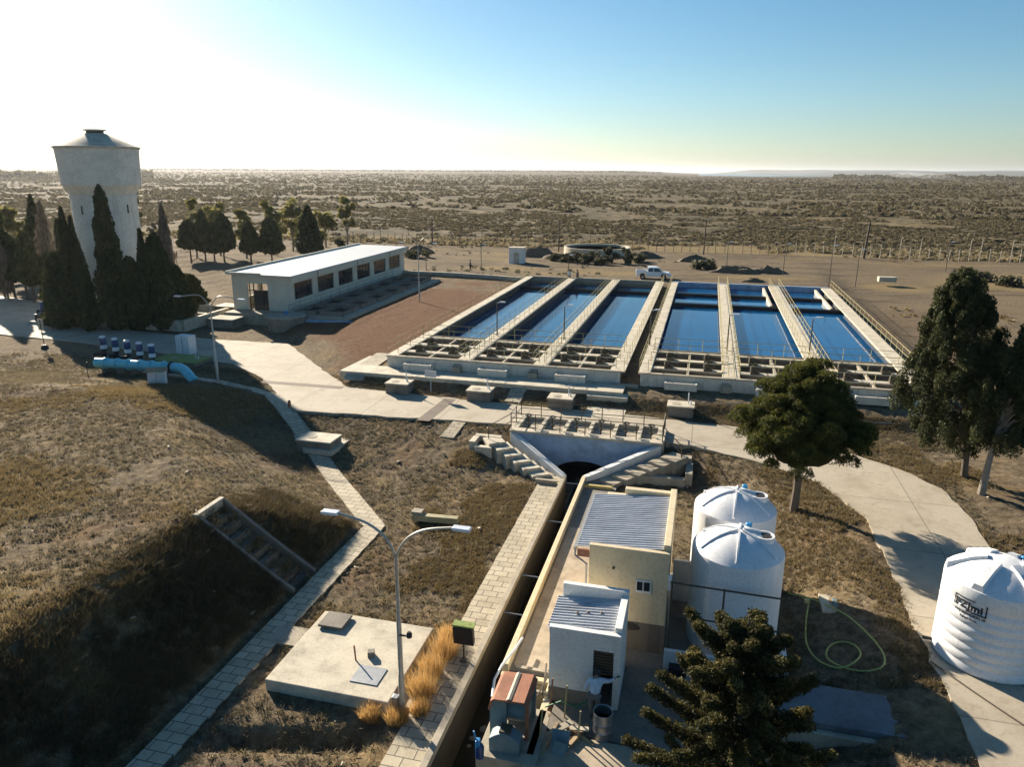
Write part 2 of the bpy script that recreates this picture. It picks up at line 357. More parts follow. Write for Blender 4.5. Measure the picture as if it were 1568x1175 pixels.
def terrain():
    def lines(a,b,st,ext): 
        L=list(np.arange(a,b,st)); d=st*1.2
        x=b
        while x<ext[1]: L.append(x); x+=d; d*=1.13 if x>b else 1
        x=a-st*1.2; d=st*1.2
        while x>ext[0]: L.append(x); x-=d; d*=1.13
        return L
    S=lines(-46,14,.2,(-26000,26000)); T=list(np.arange(7,56,.2))+list(np.arange(56,160,.6)); x=160;d=.7
    while x<30000: T.append(x); x+=d; d*=1.09
    T+=[x,5,2,-2,-8,-20,-60,-300]
    for h in HOLES: S+=[h[0],h[1]]; T+=[h[2],h[3]]
    S=np.unique(np.round(S,3)); T=np.unique(np.round(T,3))
    s,t=np.meshgrid(S,T); z=gz(s,t,True)
    inr=inpoly(s,t,road); z=np.where(inr,np.minimum(z,-.02),z)
    fun=(t>39.5)&(t<43.3)&(np.abs(s+6.4)<.62+(t-39.6)/3.4*3.93); z=np.where(fun,-3.0,z); z=np.where((np.abs(t-25.6)<.8)&(s>-20.1)&(s<-15.8),z-.5,z)
    z-= np.where(np.hypot(s,t)>3000,(np.hypot(s,t)-3000)*.0006,0)*0
    x=s*CA+t*SB; y=-s*SB+t*CA
    V=np.c_[x.ravel(),y.ravel(),z.ravel()]; ns=len(S); nt_=len(T)
    i,j=np.meshgrid(np.arange(ns-1),np.arange(nt_-1)); a=(j*ns+i).ravel()
    F=np.c_[a,a+1,a+ns+1,a+ns]
    cs=((S[:-1]+S[1:])/2)[i].ravel(); ct=((T[:-1]+T[1:])/2)[j].ravel(); keep=np.ones(len(F),bool)
    for h in HOLES: keep&=~((cs>h[0])&(cs<h[1])&(ct>h[2])&(ct<h[3]))
    o=np_mesh('ground',V,F[keep],'ground',smooth=True); meta(o,kind='structure')
    n1=fbm(s*.15,t*.15,4); wob=(n1-.5)*9
    plain=ss(149.5,152,t+wob*.15)
    plain=np.maximum(plain, 0)
    st2=ss(149.5,152,t)*ss(172,158,t+wob)*ss(.42,.55,fbm(s*.05,t*.1,3))
    trk=.8*np.exp(-((t-147.2-wob*.12)/1.1)**2)*ss(.3,.5,fbm(s*.06,t*.2,3)); st_0=trk
    dirt=ss(100,106,t+wob*.3)*.95; dirt=np.maximum(dirt,ss(16,20,s+wob*.4)*ss(44,56,t)*.8)
    dirt=np.maximum(dirt,ss(-44,-50,s)*ss(60,70,t)*.75); dirt=np.maximum(dirt,ss(13,14.5,s+wob*.1)*ss(46,38,t)*.9)
    dirt=np.maximum(dirt,ss(-4.6,-4.0,s)*ss(3.2,1.5,s)*ss(45,42,t)*.9)
    red=ss(-24.2,-26,s)*ss(-46,-42,s)*ss(24.5,29,s+t+wob*.6)*ss(104,97,t+wob*.3)
    red=np.maximum(red,ss(102.5,103.5,t)*ss(108,105.5,t+wob*.2)*ss(-40,-36,s)*ss(2,-2,s)*.9)
    red=np.maximum(red,np.exp(-((s-22)/4.5)**2-((t-86)/7)**2)*1.3)
    red=np.maximum(red,ss(.55,.75,fbm(s*.22,t*.22,3))*.35*ss(60,40,t))
    red=np.clip(red*ss(.25,.5,n1+.1),0,1); dirt=dirt*(1-st_0)
    st_=np.clip(ss(.50,.62,fbm(s*.09+5,t*.09,4))*ss(-19,-24,s)*ss(46.5,43,t)*1.0+.5*ss(.60,.72,fbm(s*.3+2,t*.3,4))*ss(60,50,t),0,1)*.8
    st_=np.maximum(st_,st2*.85); st_=np.maximum(st_,.7*ss(.55,.68,fbm(s*.05+8,t*.13,4))*ss(104,110,t)*ss(150,140,t))
    o.data.attributes.new('straw','FLOAT','POINT').data.foreach_set('value',st_.ravel().astype(np.float32))
    me=o.data; a=me.attributes.new('zone','FLOAT_COLOR','POINT')
    a.data.foreach_set('color',np.c_[red.ravel(),dirt.ravel(),plain.ravel(),np.ones(red.size)].astype(np.float32).ravel())
terrain()

def flat(name,poly,z0,z1,mat,kind='structure'):
    """slab whose outline is in site coordinates"""
    b=MB(); b.prism([(W(s,t).x,W(s,t).y) for s,t in poly],z0,z1); o=b.build(name,mat); return meta(o,kind=kind)
def ragged(poly,st=.7,j=.06):
    out=[]
    for (a,c) in zip(poly,poly[1:]+poly[:1]):
        L=math.dist(a,c); k=max(1,int(L/st))
        for i in range(k): u=i/k; out.append((a[0]+(c[0]-a[0])*u+random.gauss(0,j),a[1]+(c[1]-a[1])*u+random.gauss(0,j)))
    return out
o=flat('road',ragged(road[::-1]),-.35,.03,'road')
# two strips where slabs have been lifted, filled with earth
def strip(name,a,b_,wd,z,mat):
    d=Vector((b_[0]-a[0],b_[1]-a[1])).normalized()*wd/2; n_=Vector((-d.y,d.x))
    return flat(name,[(a[0]-n_.x,a[1]-n_.y),(b_[0]-n_.x,b_[1]-n_.y),(b_[0]+n_.x,b_[1]+n_.y),(a[0]+n_.x,a[1]+n_.y)],z-.03,z,mat)
M['seam']=worn('earth_seam',(.13,.10,.075),stains=.3)
strip('road_seam',ats(690,612,.03),ats(648,646,.03),.9,.036,'seam')
strip('road_seam',ats(400,589,.03),ats(525,597,.03),.7,.036,'seam')

def drape(name,line,wd,mat,lift=.05,step=.5,thick=.12):
    """path following the ground along a site-coordinate polyline"""
    P_=[]
    for (a,b_) in zip(line[:-1],line[1:]):
        L=math.dist(a,b_); k=max(1,int(L/step)); P_+=[(a[0]+(b_[0]-a[0])*i/k,a[1]+(b_[1]-a[1])*i/k) for i in range(k)]
    P_.append(line[-1]); b=MB(); vs=[]
    for i,p in enumerate(P_):
        q0=P_[max(i-1,0)]; q1=P_[min(i+1,len(P_)-1)]
        d=Vector((q1[0]-q0[0],q1[1]-q0[1])).normalized(); n_=Vector((-d.y,d.x))*wd/2
        zc=max(float(gz(p[0]+n_.x*k,p[1]+n_.y*k)) if abs(k)<1 else float(gz(p[0],p[1])) for k in (-.5,0,.5))+lift
        for k in (-1,1):
            e=random.uniform(-.03,.03); x,y,_=W(p[0]+n_.x*k*(1+e),p[1]+n_.y*k*(1+e)); vs+= [(x,y,zc-thick),(x,y,zc)]
    n=len(P_); fs=[]
    for i in range(n-1):
        a=i*4; c=a+4; fs+=[(a+1,a+3,c+3,c+1),(a+1,c+1,c,a),(a+3,a+2,c+2,c+3)]
    fs+=[(0,2,3,1),(4*n-4,4*n-3,4*n-1,4*n-2)]
    b.add(vs,fs); return meta(b.build(name,mat),kind='structure')
drape('path',[(-15.1,4),(-15.1,31.2),(-23.4,39.9),(-30.3,46.6)],1.05,'pavers')
drape('path',[(-30.3,46.6),(-36,48.6),(-44,49.8)],.7,'pavers')
drape('path',[ats(685,668,-.2),ats(712,640,0)],.9,'pavers')
drape('path',[ats(590,545,.9),ats(541,590,.1)],1.6,'concrete',.06)
drape('path',[(-12.55,52.1),(-12.75,49.6)],1.15,'pavers',.05)
drape('path',[(-15.0,21.9),(-13.6,21.9)],1.1,'concrete',.06)
drape('walkway',[(-7.75,5),(-7.75,40.6)],1.15,'pavers',.06)
flat('path',[ats(u,v,-.55) for u,v in [(450,668),(466,690),(508,694),(547,668)]],-.9,-.62,'pale_concrete')
flat('path',[ats(u,v,.03) for u,v in [(905,612),(894,636),(955,640),(962,616)]],-.2,.045,'pale_concrete')
flat('walkway',[(-27.2,51.4),(-5.0,51.2),(-5.0,53.65),(-26.6,53.65),(-26.6,56.5),(-27.0,56.5)],.3,.87,'pale_concrete')
# concrete yard between the canal and the buildings
flat('yard',[(-5.7,22.0),(-5.7,40.5),(-3.9,40.5),(-3.9,30.5),(3.4,30.2),(3.4,19.5),(-3.8,19.5),(-3.8,22.0)],-1.5,-1.10,'dark_concrete')
M['apron']=worn('yard_slab',(.40,.33,.24),stains=.6,stain=(.14,.09,.06),scale=1.2)
flat('yard',[(-5.6,22.3),(-5.6,33.5),(-3.4,33.5),(-3.4,22.3)],-1.2,-1.088,'apron')
flat('yard',[(-3.8,14.5),(-3.8,19.4),(.5,19.4),(.5,14.5)],-1.5,-1.12,'apron')

# ---------------------------------------------------------------- canal
M['wall_shade']=worn('painted_wall_shade',(.045,.038,.028),stains=.6,stain=(.02,.02,.015),streak=True)  # dark tones that paint shade onto the canal's inner wall face
can=site('canal',-6.4,30,0,'long narrow open concrete canal running from the gate bridge towards the camera','canal')
b=MB(); b.box(-.72,-.47,-24,9.45,-3.1,-.98); b.build('side_wall','concrete',can,bevel=.02,label='left canal wall along the paved walkway')
b=MB(); b.box(.47,.70,-8.1,9.45,-3.1,-.80); b.box(2.2,2.45,-24,-8.3,-3.1,-1.1); b.box(.47,2.45,-8.33,-8.1,-3.1,-1.1); b.build('side_wall','cream',can,bevel=.02)
b=MB(); b.box(-.6,2.4,-24,14,-3.2,-2.9); b.build('canal_floor','basin_inside',can)
b=MB(); b.box(-.468,-.452,-24,9.4,-3.0,-1.2); b.build('shade_lining','wall_shade',can)  # thin added sheet; its dark colour stands for shade on the left wall
for yy in (9.0,4,-1.5,-4.5): b=MB(); b.tube([(-.5,yy,-1.15),(.5,yy,-1.15)],.03,6); b.build('cross_bar','steel',can)
b=MB()
for k in range(70):
    x=rng.uniform(-.3,2.0); y=rng.uniform(-14,-8.6); r=rng.uniform(.06,.22)
    b.lathe([(0.01,0),(r,.05),(r*.8,r*.5),(0.01,r*.7)],6,(x,y,-2.9),rng.uniform(0,6))
meta(b.build('rubble','dark_concrete'),kind='stuff').matrix_world=can.matrix_basis
o=flat('canal_water',[(-6.85,6),(-6.85,43),(-5.93,43),(-5.93,21.8),(-5.2,21.5),(-5.2,6)],-2.91,-2.86,'canal_water')

# ---------------------------------------------------------------- railings
def railing(pts,h=1.0,sp=2.0,r=.028,rails=(.5,1.0),mb=None):
    mb=mb or MB(); pts=[Vector(p) for p in pts]
    for a,c in zip(pts[:-1],pts[1:]):
        L=(c-a).length; n=max(1,round(L/sp))
        for k in range(n+1):
            p=a+(c-a)*k/n; mb.tube([p,p+Vector((0,0,h+.03))],r,5)
        for q in rails: mb.tube([a+Vector((0,0,h*q)),c+Vector((0,0,h*q))],r*.85,5)
    return mb
def wheel(mb,c,r=.22,t=.03):
    cx,cy,cz=c; n=12
    ring=[(cx+r*cos(2*pi*k/n),cy+r*sin(2*pi*k/n),cz) for k in range(n+1)]; mb.tube(ring,t,5,False)
    for k in range(3): mb.tube([(cx-r*cos(k*pi/3),cy-r*sin(k*pi/3),cz),(cx+r*cos(k*pi/3),cy+r*sin(k*pi/3),cz)],t*.6,4)

# ---------------------------------------------------------------- gate bridge (origin at site -6.4, 43)
br=site('sluice_bridge',-6.4,43,0,'concrete sluice bridge with dark railing, white wing walls and gate handwheels','bridge')
b=MB(); N=14                                                   # headwall with an arched mouth
def archwall(b,x0,x1,y0,y1,z0,z1,r,zc):
    pts=[(-r,z0)]+[(-r*cos(pi*k/N),zc+r*.55*sin(pi*k/N)) for k in range(N+1)]+[(r,z0)]
    vs=[];fs=[]
    for y in (y0,y1):
        for (x,z) in pts: vs.append((x,y,z))
        for (x,z) in pts: vs.append((max(x0,min(x1,x*(1 if abs(x)>1e-6 else 1))),y,z1))
        vs+= [(x0,y,z0),(x0,y,z1),(x1,y,z0),(x1,y,z1)]
    m=len(pts); o2=2*m+4
    for s_ in (0,o2):
        for i in range(m-1): fs.append((s_+i,s_+i+1,s_+m+i+1,s_+m+i))
        fs.append((s_+2*m,s_+0,s_+m,s_+2*m+1)); fs.append((s_+m-1,s_+2*m+2,s_+2*m+3,s_+2*m-1))
    for i in range(m-1): fs.append((i,i+1,i+1+o2,i+o2))
    for i in range(m-1): fs.append((m+i,m+i+1,m+i+1+o2,m+i+o2))
    b.add(vs,fs)
archwall(b,-4.6,4.6,0,.25,-3.0,.22,2.0,-2.45); b.build('headwall','blue_wash',br)
b=MB(); b.box(-4.75,4.75,-.18,.45,.222,.36); b.build('coping','pale_concrete',br,bevel=.02)
b=MB(); b.box(-4.6,4.6,.3,4,-3.1,-3.0); b.box(-4.6,4.6,3.0,3.1,-3.0,-.4); b.box(-3.2,-3.0,.3,3,-3,-.4); b.box(3,3.2,.3,3,-3,-.4); b.build('culvert','black',br)
b=MB()
for x in (-4.6,-3.1,-1.55,0,1.55,3.1,4.3): b.box(x,x+.25,.46,2.9,.0,.30)
b.box(-4.6,4.55,2.9,3.12,0,.31); b.box(-4.85,-4.6,.3,3.12,-1,.31); b.box(4.56,4.8,.3,3.12,-1,.31); b.build('gate_chamber','pale_concrete',br,bevel=.015)
for i in range(6):
    x=-4.35+i*1.55; b=MB(); b.box(x,x+1.28,.47,2.88,-.35,-.28); b.build('chamber_cover','dark_concrete' if i<3 else 'rust',br)
for i in range(6):
    x=-3.8+i*1.55; b=MB(); b.tube([(x,1.1,-.3),(x,1.1,1.0)],.05,6); b.tube([(x,1.1,.4),(x,1.1,.52)],.11,8); g=b.build('gate_stem','rail_dark',br)
    b=MB(); wheel(b,(x,1.1,1.02)); b.build('handwheel','rail_dark',g)
b=MB(); railing([(-4.7,.05,.36),(4.7,.05,.36)],1.05,1.45,.032,(.45,.72,1.0),b); b.build('railing','rail_dark',br,label='front railing over the canal mouth')
b=MB(); railing([(-4.7,.05,.36),(-4.75,3.0,.32),(4.7,3.0,.32)],1.05,1.45,.032,(.5,1.0),b); railing([(-4.7,.05,.36),(-5.9,-.9,-.25)],1.0,1.5,.032,(.5,1),b); b.build('railing','rail_dark',br)
b=MB(); railing([(4.7,3.0,.32),(4.7,.05,.36),(5.9,-1.1,-.35)],1.0,1.5,.032,(.5,1),b); b.build('railing','rail_dark',br)
def wing(x0,y0,z0,x1,y1,z1,th,zb,mat,name='wing_wall'):
    b=MB(); d=Vector((x1-x0,y1-y0)).normalized(); n_=Vector((-d.y,d.x))*th/2
    vs=[]
    for (x,y,z) in ((x0,y0,z0),(x1,y1,z1)):
        for k in (-1,1): vs+=[(x+n_.x*k,y+n_.y*k,zb),(x+n_.x*k,y+n_.y*k,z)]
    b.add(vs,[(0,1,3,2),(4,6,7,5),(0,4,5,1),(2,3,7,6),(1,5,7,3),(0,2,6,4)]); return b.build(name,mat,br)
wing(-4.55,-.02,.2,-.62,-3.4,-.97,.34,-3.1,'whitewash'); wing(4.55,-.02,.2,.60,-3.5,-.85,.34,-2.9,'whitewash')
# steps both sides, going down from the deck corner towards the canal
for sg in (-1,1):
    b=MB()
    for k in range(6):
        f=k/6; x=sg*(5.5-3.9*f); y=-1.0-2.6*f; z=-.18*(k+1)+.1
        b.box(x-.55,x+.55,y-.62,y+.62,-1.7,z,rz=sg*-.60)
    b.build('step_flight','pale_concrete' if sg<0 else 'concrete',br,bevel=.02)
b=MB(); b.box(-6.9,-5.2,-.6,-.2,-1.2,-.05,rz=.0); b.box(-6.95,-6.55,-1.7,-.6,-1.3,-.07); b.box(-6.5,-5.4,-2.05,-1.65,-1.4,-.25); b.build('stair_curb','pale_concrete',br,bevel=.02)
b=MB(); b.box(5.3,6.5,-.6,-.1,-1.3,-.25); b.box(6.2,6.6,-2.6,-.6,-1.4,-.45); b.box(3.2,6.2,-2.75,-2.35,-1.5,-.75); b.build('stair_curb','concrete',br,bevel=.02)
b=MB(); b.box(-2.1,-.85,-4.45,-4.25,-1.3,-.92); b.build('bottom_curb','concrete',br); b=MB(); b.box(.75,2.3,-4.45,-4.25,-1.3,-.95); b.build('bottom_curb','yellow_curb',br)

# ---------------------------------------------------------------- settling basins
M['front_paint']=worn('old_limewash',(.64,.60,.52),streak=True,stains=.65,stain=(.16,.14,.11),var=.2,scale=1.5)
def basins(name,s0,label,walls,level,wmat,troughs,ledges,widths):
    th=site(name,s0,53.7,0,label,'water basins')
    X0,X1=walls[0],walls[-1]; L=49.4; TOP=1.7
    b=MB(); b.box(X0-.25,X1+.25,-.02,.26,.2,TOP); b.build('front_wall','front_paint',th,bevel=.02)
    b=MB(); b.box(X0-.3,X1+.3,-.08,.30,TOP+.002,TOP+.08); b.build('coping','concrete',th)
    b=MB(); b.box(X0-.25,X1+.25,L,L+.35,-2.5,TOP+.06); b.build('back_wall','blue_wash' if X0==0 and s0>-10 else 'concrete',th,bevel=.02)
    for i,x in enumerate(walls):
        b=MB(); b.box(x-.2,x+.2,.26,L,-2.5,TOP-.14); g=b.build('basin_wall','basin_inside',th)
        wd=widths[i]; b=MB(); yy=.30
        while yy<L-.1:
            y2=min(yy+3.0,L-.02); b.box(x-wd/2,x+wd/2,yy,y2-.02,TOP-.14,TOP+.012*rng.random()); yy=y2
        b.build('walkway','pale_concrete',g)
    for i,x in enumerate(walls):
        b=MB()
        sides=[(-1,1)] if 0<i<len(walls)-1 else [((1,) if i else (-1,))]
        sides=[(-1,),(1,)][0:1] if False else sides
        for sg in (sides[0]):
            if widths[i]<.95 and sg==-1 and i: continue
            railing([(x+sg*(widths[i]/2-.06),.4,TOP),(x+sg*(widths[i]/2-.06),L-.2,TOP)],1.0,2.05,.019,(.5,1.0),b)
        b.build('railing','rail_yellow',th)
    b=MB(); b.box(X0,X1,.2,8.4,-.5,.35); b.build('chamber_floor','basin_inside',th)
    b=MB(); b.box(X0,X1,8.2,8.45,-2.5,TOP-.02); b.build('chamber_wall','basin_inside',th)
    for i in range(len(walls)-1):
        a=walls[i]+.2; c=walls[i+1]-.2; m=(a+c)/2
        b=MB(); b.box(m-.09,m+.09,.26,8.2,-.4,TOP-.06); b.build('chamber_wall','concrete',th)
        for y in (2.5,5.2,7.9):
            b=MB(); b.box(a,m-.1,y-.12,y+.12,-.4,TOP-.2); b.box(m+.1,c,y-.12,y+.12,-.4,TOP-.2); b.build('chamber_wall','dark_concrete',th)
            b=MB(); b.box(a+.02,c-.02,y-(.34 if y<7 else .18),y+(.34 if y<7 else .18),TOP-.19,TOP-.055); b.build('beam','pale_concrete',th,bevel=.01)
            if y<7:
                for x in ((a+m)/2,(m+c)/2):
                    b=MB(); b.box(x-.32,x+.32,y-.28,y+.28,TOP-.05,TOP+.12); b.lathe([(.22,0),(.25,.1),(.22,.38),(.05,.45)],10,(x-.1,y,TOP+.12)); b.tube([(x,y,TOP+.3),(x+.55,y,TOP+.3)],.14,8)
                    g=b.build('mixer_drive','rail_dark',th)
                    b=MB(); b.tube([(x,y,TOP-.1),(x,y,-.2)],.05,6); b.build('mixer_shaft','steel',g)
        b=MB(); railing([(a,8.3,TOP),(c,8.3,TOP)],1.0,1.9,.024,(.5,1),b); railing([(a,6.9,TOP-.1),(c,6.9,TOP-.1)],.9,2.6,.024,(.5,1),b)
        railing([(a,3.9,TOP-.1),(c,3.9,TOP-.1)],.9,2.6,.024,(.5,1),b); railing([(a,1.2,TOP-.1),(c,1.2,TOP-.1)],.9,3,.024,(1,),b); b.build('railing','rail_yellow',th)
        # trough hung on the front wall
        x=m-.4; b=MB(); b.box(x-1.15,x+1.15,-.95,-.81,.88,1.42); b.box(x-1.15,x-1.0,-.81,-.09,.88,1.42); b.box(x+1.0,x+1.15,-.81,-.09,.88,1.42); b.box(x-1.05,x+1.05,-.78,-.09,.9,.98)
        b.build('front_trough','front_paint',th,bevel=.01)
        x=walls[i+1]-.35
        if i<len(walls)-2: b=MB(); b.box(x-.35,x+.35,-.62,-.09,.85,1.3); b.box(x-.3,x+.3,-.3,-.1,1.3,1.45); b.build('valve_box','concrete',th)
        for y in troughs:                                             # overflow launders with scalloped plates
            b=MB(); b.box(a,c,y-.38,y-.30,level-.3,level+.22); b.box(a,c,y+.30,y+.38,level-.3,level+.22); b.box(a,c,y-.3,y+.3,level-.3,level-.2)
            n=22
            for k in range(n):
                xx=a+(c-a)*(k+.5)/n; h=(c-a)/n*.5
                for yy_ in (y-.40,y+.37): b.add([(xx-h,yy_,level+.36),(xx+h,yy_,level+.36),(xx+h*.55,yy_,level+.02),(xx-h*.55,yy_,level+.02)],[(0,1,2,3)])
            b.build('overflow_launder','basin_inside',th)
            if s0>-10 or True:
                b=MB(); b.box(a,c,y-.48,y-.42,level+.08,level+.36); b.build('scum_board','black',th)
    for (x,y0,y1) in ledges:
        b=MB(); b.box(x-.12,x+.12,y0,y1,-2,level+.45); b.build('baffle_wall','pale_concrete',th)
    for i in range(len(walls)-1):
        x=walls[i]; q=site('basin_water',s0,53.7,0,'x','x'); bpy.data.objects.remove(q)
    b=MB(); b.box(X0,X1,8.4,L,-2.6,-2.4); b.build('basin_floor','basin_inside',th)
    for i in range(len(walls)-1):
        flat('basin_water',[(s0+walls[i]+.2,53.7+8.45),(s0+walls[i+1]-.2,53.7+8.45),(s0+walls[i+1]-.2,53.7+L),(s0+walls[i]+.2,53.7+L)],level-.02,level,wmat)
    return th
basins('settling_basins',-23.9,'left block of three settling basins with paler water and yellow railings',[0,6.1,12.2,18.15],.80,'water_left',[43.2],[],[.9,1.1,1.1,1.1])
basins('settling_basins',-3.75,'right block of three settling basins with bright blue water and two overflow channels each',[0,6.2,12.65,19.1],1.05,'water_right',[34.3,41.9],[(11.4,34.8,49),(17.8,34.8,49)],[.9,1.25,1.3,1.2])
# low wall running left from the basins' far corner
o=site('low_wall',-24,101.5,0,'low curved grey channel wall behind the earth bank, left of the basins','wall')
b=MB(); b.tube([(0,0,1.3),(-6,1.5,1.3),(-12,2.4,1.3),(-20,2.6,1.3)],.45,6); b.build('wall','concrete',o)
# ================================================================ BUILDINGS AND EQUIPMENT
def corr_sheet(b,x0,x1,y0,y1,z0,z1,pitch=.18,amp=.025):
    """corrugated sheet: ridges run along x, from height z0 at x0 to z1 at x1"""
    n=int((y1-y0)/pitch*4); vs=[]
    for dz in (0,-.02):
        for i in range(n+1):
            y=y0+(y1-y0)*i/n; h=amp*(1 if i%4 in(0,1) else -1)
            vs+=[(x0,y,z0+h+dz),(x1,y,z1+h+dz)]
    m=2*(n+1); fs=[(2*i,2*i+1,2*i+3,2*i+2) for i in range(n)]+[(m+2*i,m+2*i+2,m+2*i+3,m+2*i+1) for i in range(n)]
    fs+=[(2*i,2*i+2,m+2*i+2,m+2*i) for i in range(n)]+[(2*i+1,m+2*i+1,m+2*i+3,2*i+3) for i in range(n)]
    b.add(vs,fs); return b

def tank(loc,label,group,H=3.85,Rr=1.65,ribs=0,rz=0.0,rings=False):
    t=thing('water_tank',loc,rz,label,'water tank',group)
    prof=[(Rr-.06,0),(Rr,.06)]
    if rings:
        z=.35
        while z<H-.5:
            prof+=[(Rr,z-.06),(Rr-.03,z-.02),(Rr-.03,z+.02),(Rr,z+.06)]; z+=.34
    prof+=[(Rr,H-.12),(Rr-.02,H),(Rr-.13,H+.09)]
    prof+=[(r,H+.09+.60*(1-(r/(Rr-.13))**2.1)) for r in (Rr*.85,Rr*.75,Rr*.6,Rr*.45,Rr*.3,.2,.04)]
    MB().lathe(prof,48).build('tank_body','plastic',t,True)
    def dz(r): return H+.09+.60*(1-(r/(Rr-.13))**2.1)
    for k in range(6):
        a=2*pi*k/6+.2; c_=Vector((cos(a),sin(a),0)); nrm=Vector((-sin(a),cos(a),0))
        b=MB(); vs=[]; wd=.03 if not rings else .13
        rs=[.12,.4,.8,1.15,Rr-.14] if not rings else [.5,.9,1.3,Rr-.05]
        for r in rs:
            p=c_*r
            for (q,h) in ((-wd*1.5,-.05),(-wd,.07),(wd,.07),(wd*1.5,-.05)):
                hh=dz(min(r,Rr-.13))+h*(1 if not rings else (1.0+1.0*(r/Rr))); vs.append((p+nrm*q).to_tuple()[:2]+(hh,))
        fs=[(4*i+j,4*i+j+1,4*i+j+5,4*i+j+4) for i in range(len(rs)-1) for j in range(3)]+[(0,1,2,3),(4*len(rs)-1,4*len(rs)-2,4*len(rs)-3,4*len(rs)-4)]
        if rings:
            last=4*(len(rs)-1)
        b.add(vs,fs); b.build('lid_rib','plastic',t,True)
    b=MB(); b.lathe([(.36,-.12),(.36,.10),(.30,.10),(.29,-.05)],20,(.86,-.18,dz(.9))); b.build('manhole_rim','plastic',t,True)
    b=MB(); b.lathe([(.28,0),(.28,.012)],18,(.86,-.18,dz(.9)+.03)); b.build('manhole_opening','black',t)
    b=MB(); b.lathe([(.12,-.06),(.12,.11),(.09,.14)],10,(.52,.62,dz(.8))) ; b.build('vent_cap','plastic_blue',t,True)
    b=MB(); b.lathe([(.06,-.03),(.06,.12)],8,(-1.1,.75,dz(1.33))); b.build('top_fitting','plastic',t,True)
    return t
ta=tank(W(1.96,29.75,-1.15),'farther of the two white plastic tanks beside the cream building','white tanks side by side')
tank(W(1.96,26.1,-1.15),'nearer of the two white plastic tanks, behind the thin dark pipe frame','white tanks side by side')
tr=tank(Vector((16.4,22.2,.03)),'large ribbed white plastic tank with black print standing alone on the concrete road',None,H=3.0,Rr=1.66,rings=True,rz=R(-38))
def wrapped_text(parent,txt,size,ang,z,Rr,bold=0.0,track=1.0):
    cu=bpy.data.curves.new('print','FONT'); cu.body=txt; cu.size=size; cu.align_x='CENTER'; cu.offset=bold; cu.space_character=track
    to=bpy.data.objects.new('tmp',cu); col.objects.link(to); bpy.context.view_layer.update()
    me=bpy.data.meshes.new_from_object(to.evaluated_get(bpy.context.evaluated_depsgraph_get())); bpy.data.objects.remove(to)
    for v in me.vertices:
        a=ang+v.co.x/Rr; zz=v.co.y; v.co=((Rr+.012)*cos(a),(Rr+.012)*sin(a),z+zz)
    o=bpy.data.objects.new('lettering',me); link(o,parent,'mark'); return o
TA=math.atan2(-22.2,-16.4)-R(-38)-R(24)      # bearing of the print, in the tank's own frame
wrapped_text(tr,'PZJmi',.36,TA-.02,2.28,1.66,.014,1.05); wrapped_text(tr,'PVC SOLUCION 18',.115,TA+.02,2.08,1.66,.006); wrapped_text(tr,'INDUSTRIAL',.10,TA+.02,1.93,1.66,.006)
for (a0,a1,z0,z1) in ((-.32,.10,2.60,2.64),(-.32,-.295,2.26,2.60),(.0,.32,2.20,2.25),(.295,.32,2.25,2.62)):
    n=8; vs=[]; b=MB()
    for i in range(n+1):
        a=TA+a0+(a1-a0)*i/n; vs+=[(1.673*cos(a),1.673*sin(a),z0),(1.673*cos(a),1.673*sin(a),z1)]
    b.add(vs,[(2*i,2*i+2,2*i+3,2*i+1) for i in range(n)]); b.build('logo_bar','mark',tr)
b=MB(); b.tube([(1.55*cos(TA-.9),1.55*sin(TA-.9),.18),(1.95*cos(TA-.9),1.95*sin(TA-.9),.18)],.06,8); b.build('outlet','black',tr)

# cream building, origin at its front right bottom corner
cb=site('cream_building',-.45,24.3,-1.15,'cream rendered building with a grey corrugated roof and parapets beside the white tanks','building')
b=MB(); b.box(-2.85,0,0,5.3,0,3.95); b.build('wall','cream',cb,bevel=.015)
b=MB(); b.box(-2.86,.006,-.006,.2,0,1.25); b.build('plinth','block',cb)
b=MB(); b.box(-2.85,.02,-.02,.2,3.95,4.16); b.build('parapet','cream',cb,bevel=.02)
b=MB(); b.box(-.22,.03,.2,5.3,3.95,4.38); b.build('parapet','cream',cb,bevel=.02)
b=MB(); b.box(-2.1,-.22,5.0,5.3,3.95,4.28); b.build('parapet','cream',cb,bevel=.02)
b=MB(); corr_sheet(b,-3.35,-.23,.21,4.98,3.92,4.18); b.build('roof','corrugated',cb)
b=MB(); b.box(-3.45,-3.33,.12,5.0,3.80,3.93); b.tube([(-3.39,.2,3.82),(-3.39,.1,3.6),(-2.93,-.06,3.4),(-2.93,-.06,0)],.04,8); b.build('gutter','galv',cb)
b=MB(); b.box(-3.3,-2.85,.05,.12,3.6,3.9); b.build('eave_board','rust',cb)
b=MB(); b.box(-1.12,-.58,-.05,.02,2.5,3.0); g=b.build('window','whitewash',cb)
b=MB(); b.box(-1.08,-.88,-.06,-.045,2.6,2.95); b.box(-.83,-.62,-.06,-.045,2.6,2.95); b.build('pane','glass',g)
b=MB(); b.tube([(-1.95,-.05,3.35),(-1.95,.0,3.35)],.05,8); b.build('vent_hole','black',cb)
b=MB(); b.box(.0,.13,-.05,.02,2.75,3.35); b.build('bracket','white',cb)
b=MB(); b.tube([(.12,.1,0),(.12,.1,3.3)],.05,8); b.build('downpipe','galv',cb)
M['stain']=worn('soot_patch',(.035,.03,.028)); b=MB(); n=16
b.add([( -1.25+.36*cos(2*pi*k/n)*(1-.2*sin(4*pi*k/n)),-.012,1.05+.17*sin(2*pi*k/n)) for k in range(n)],[tuple(range(n))]); b.build('soot_patch','stain',cb)
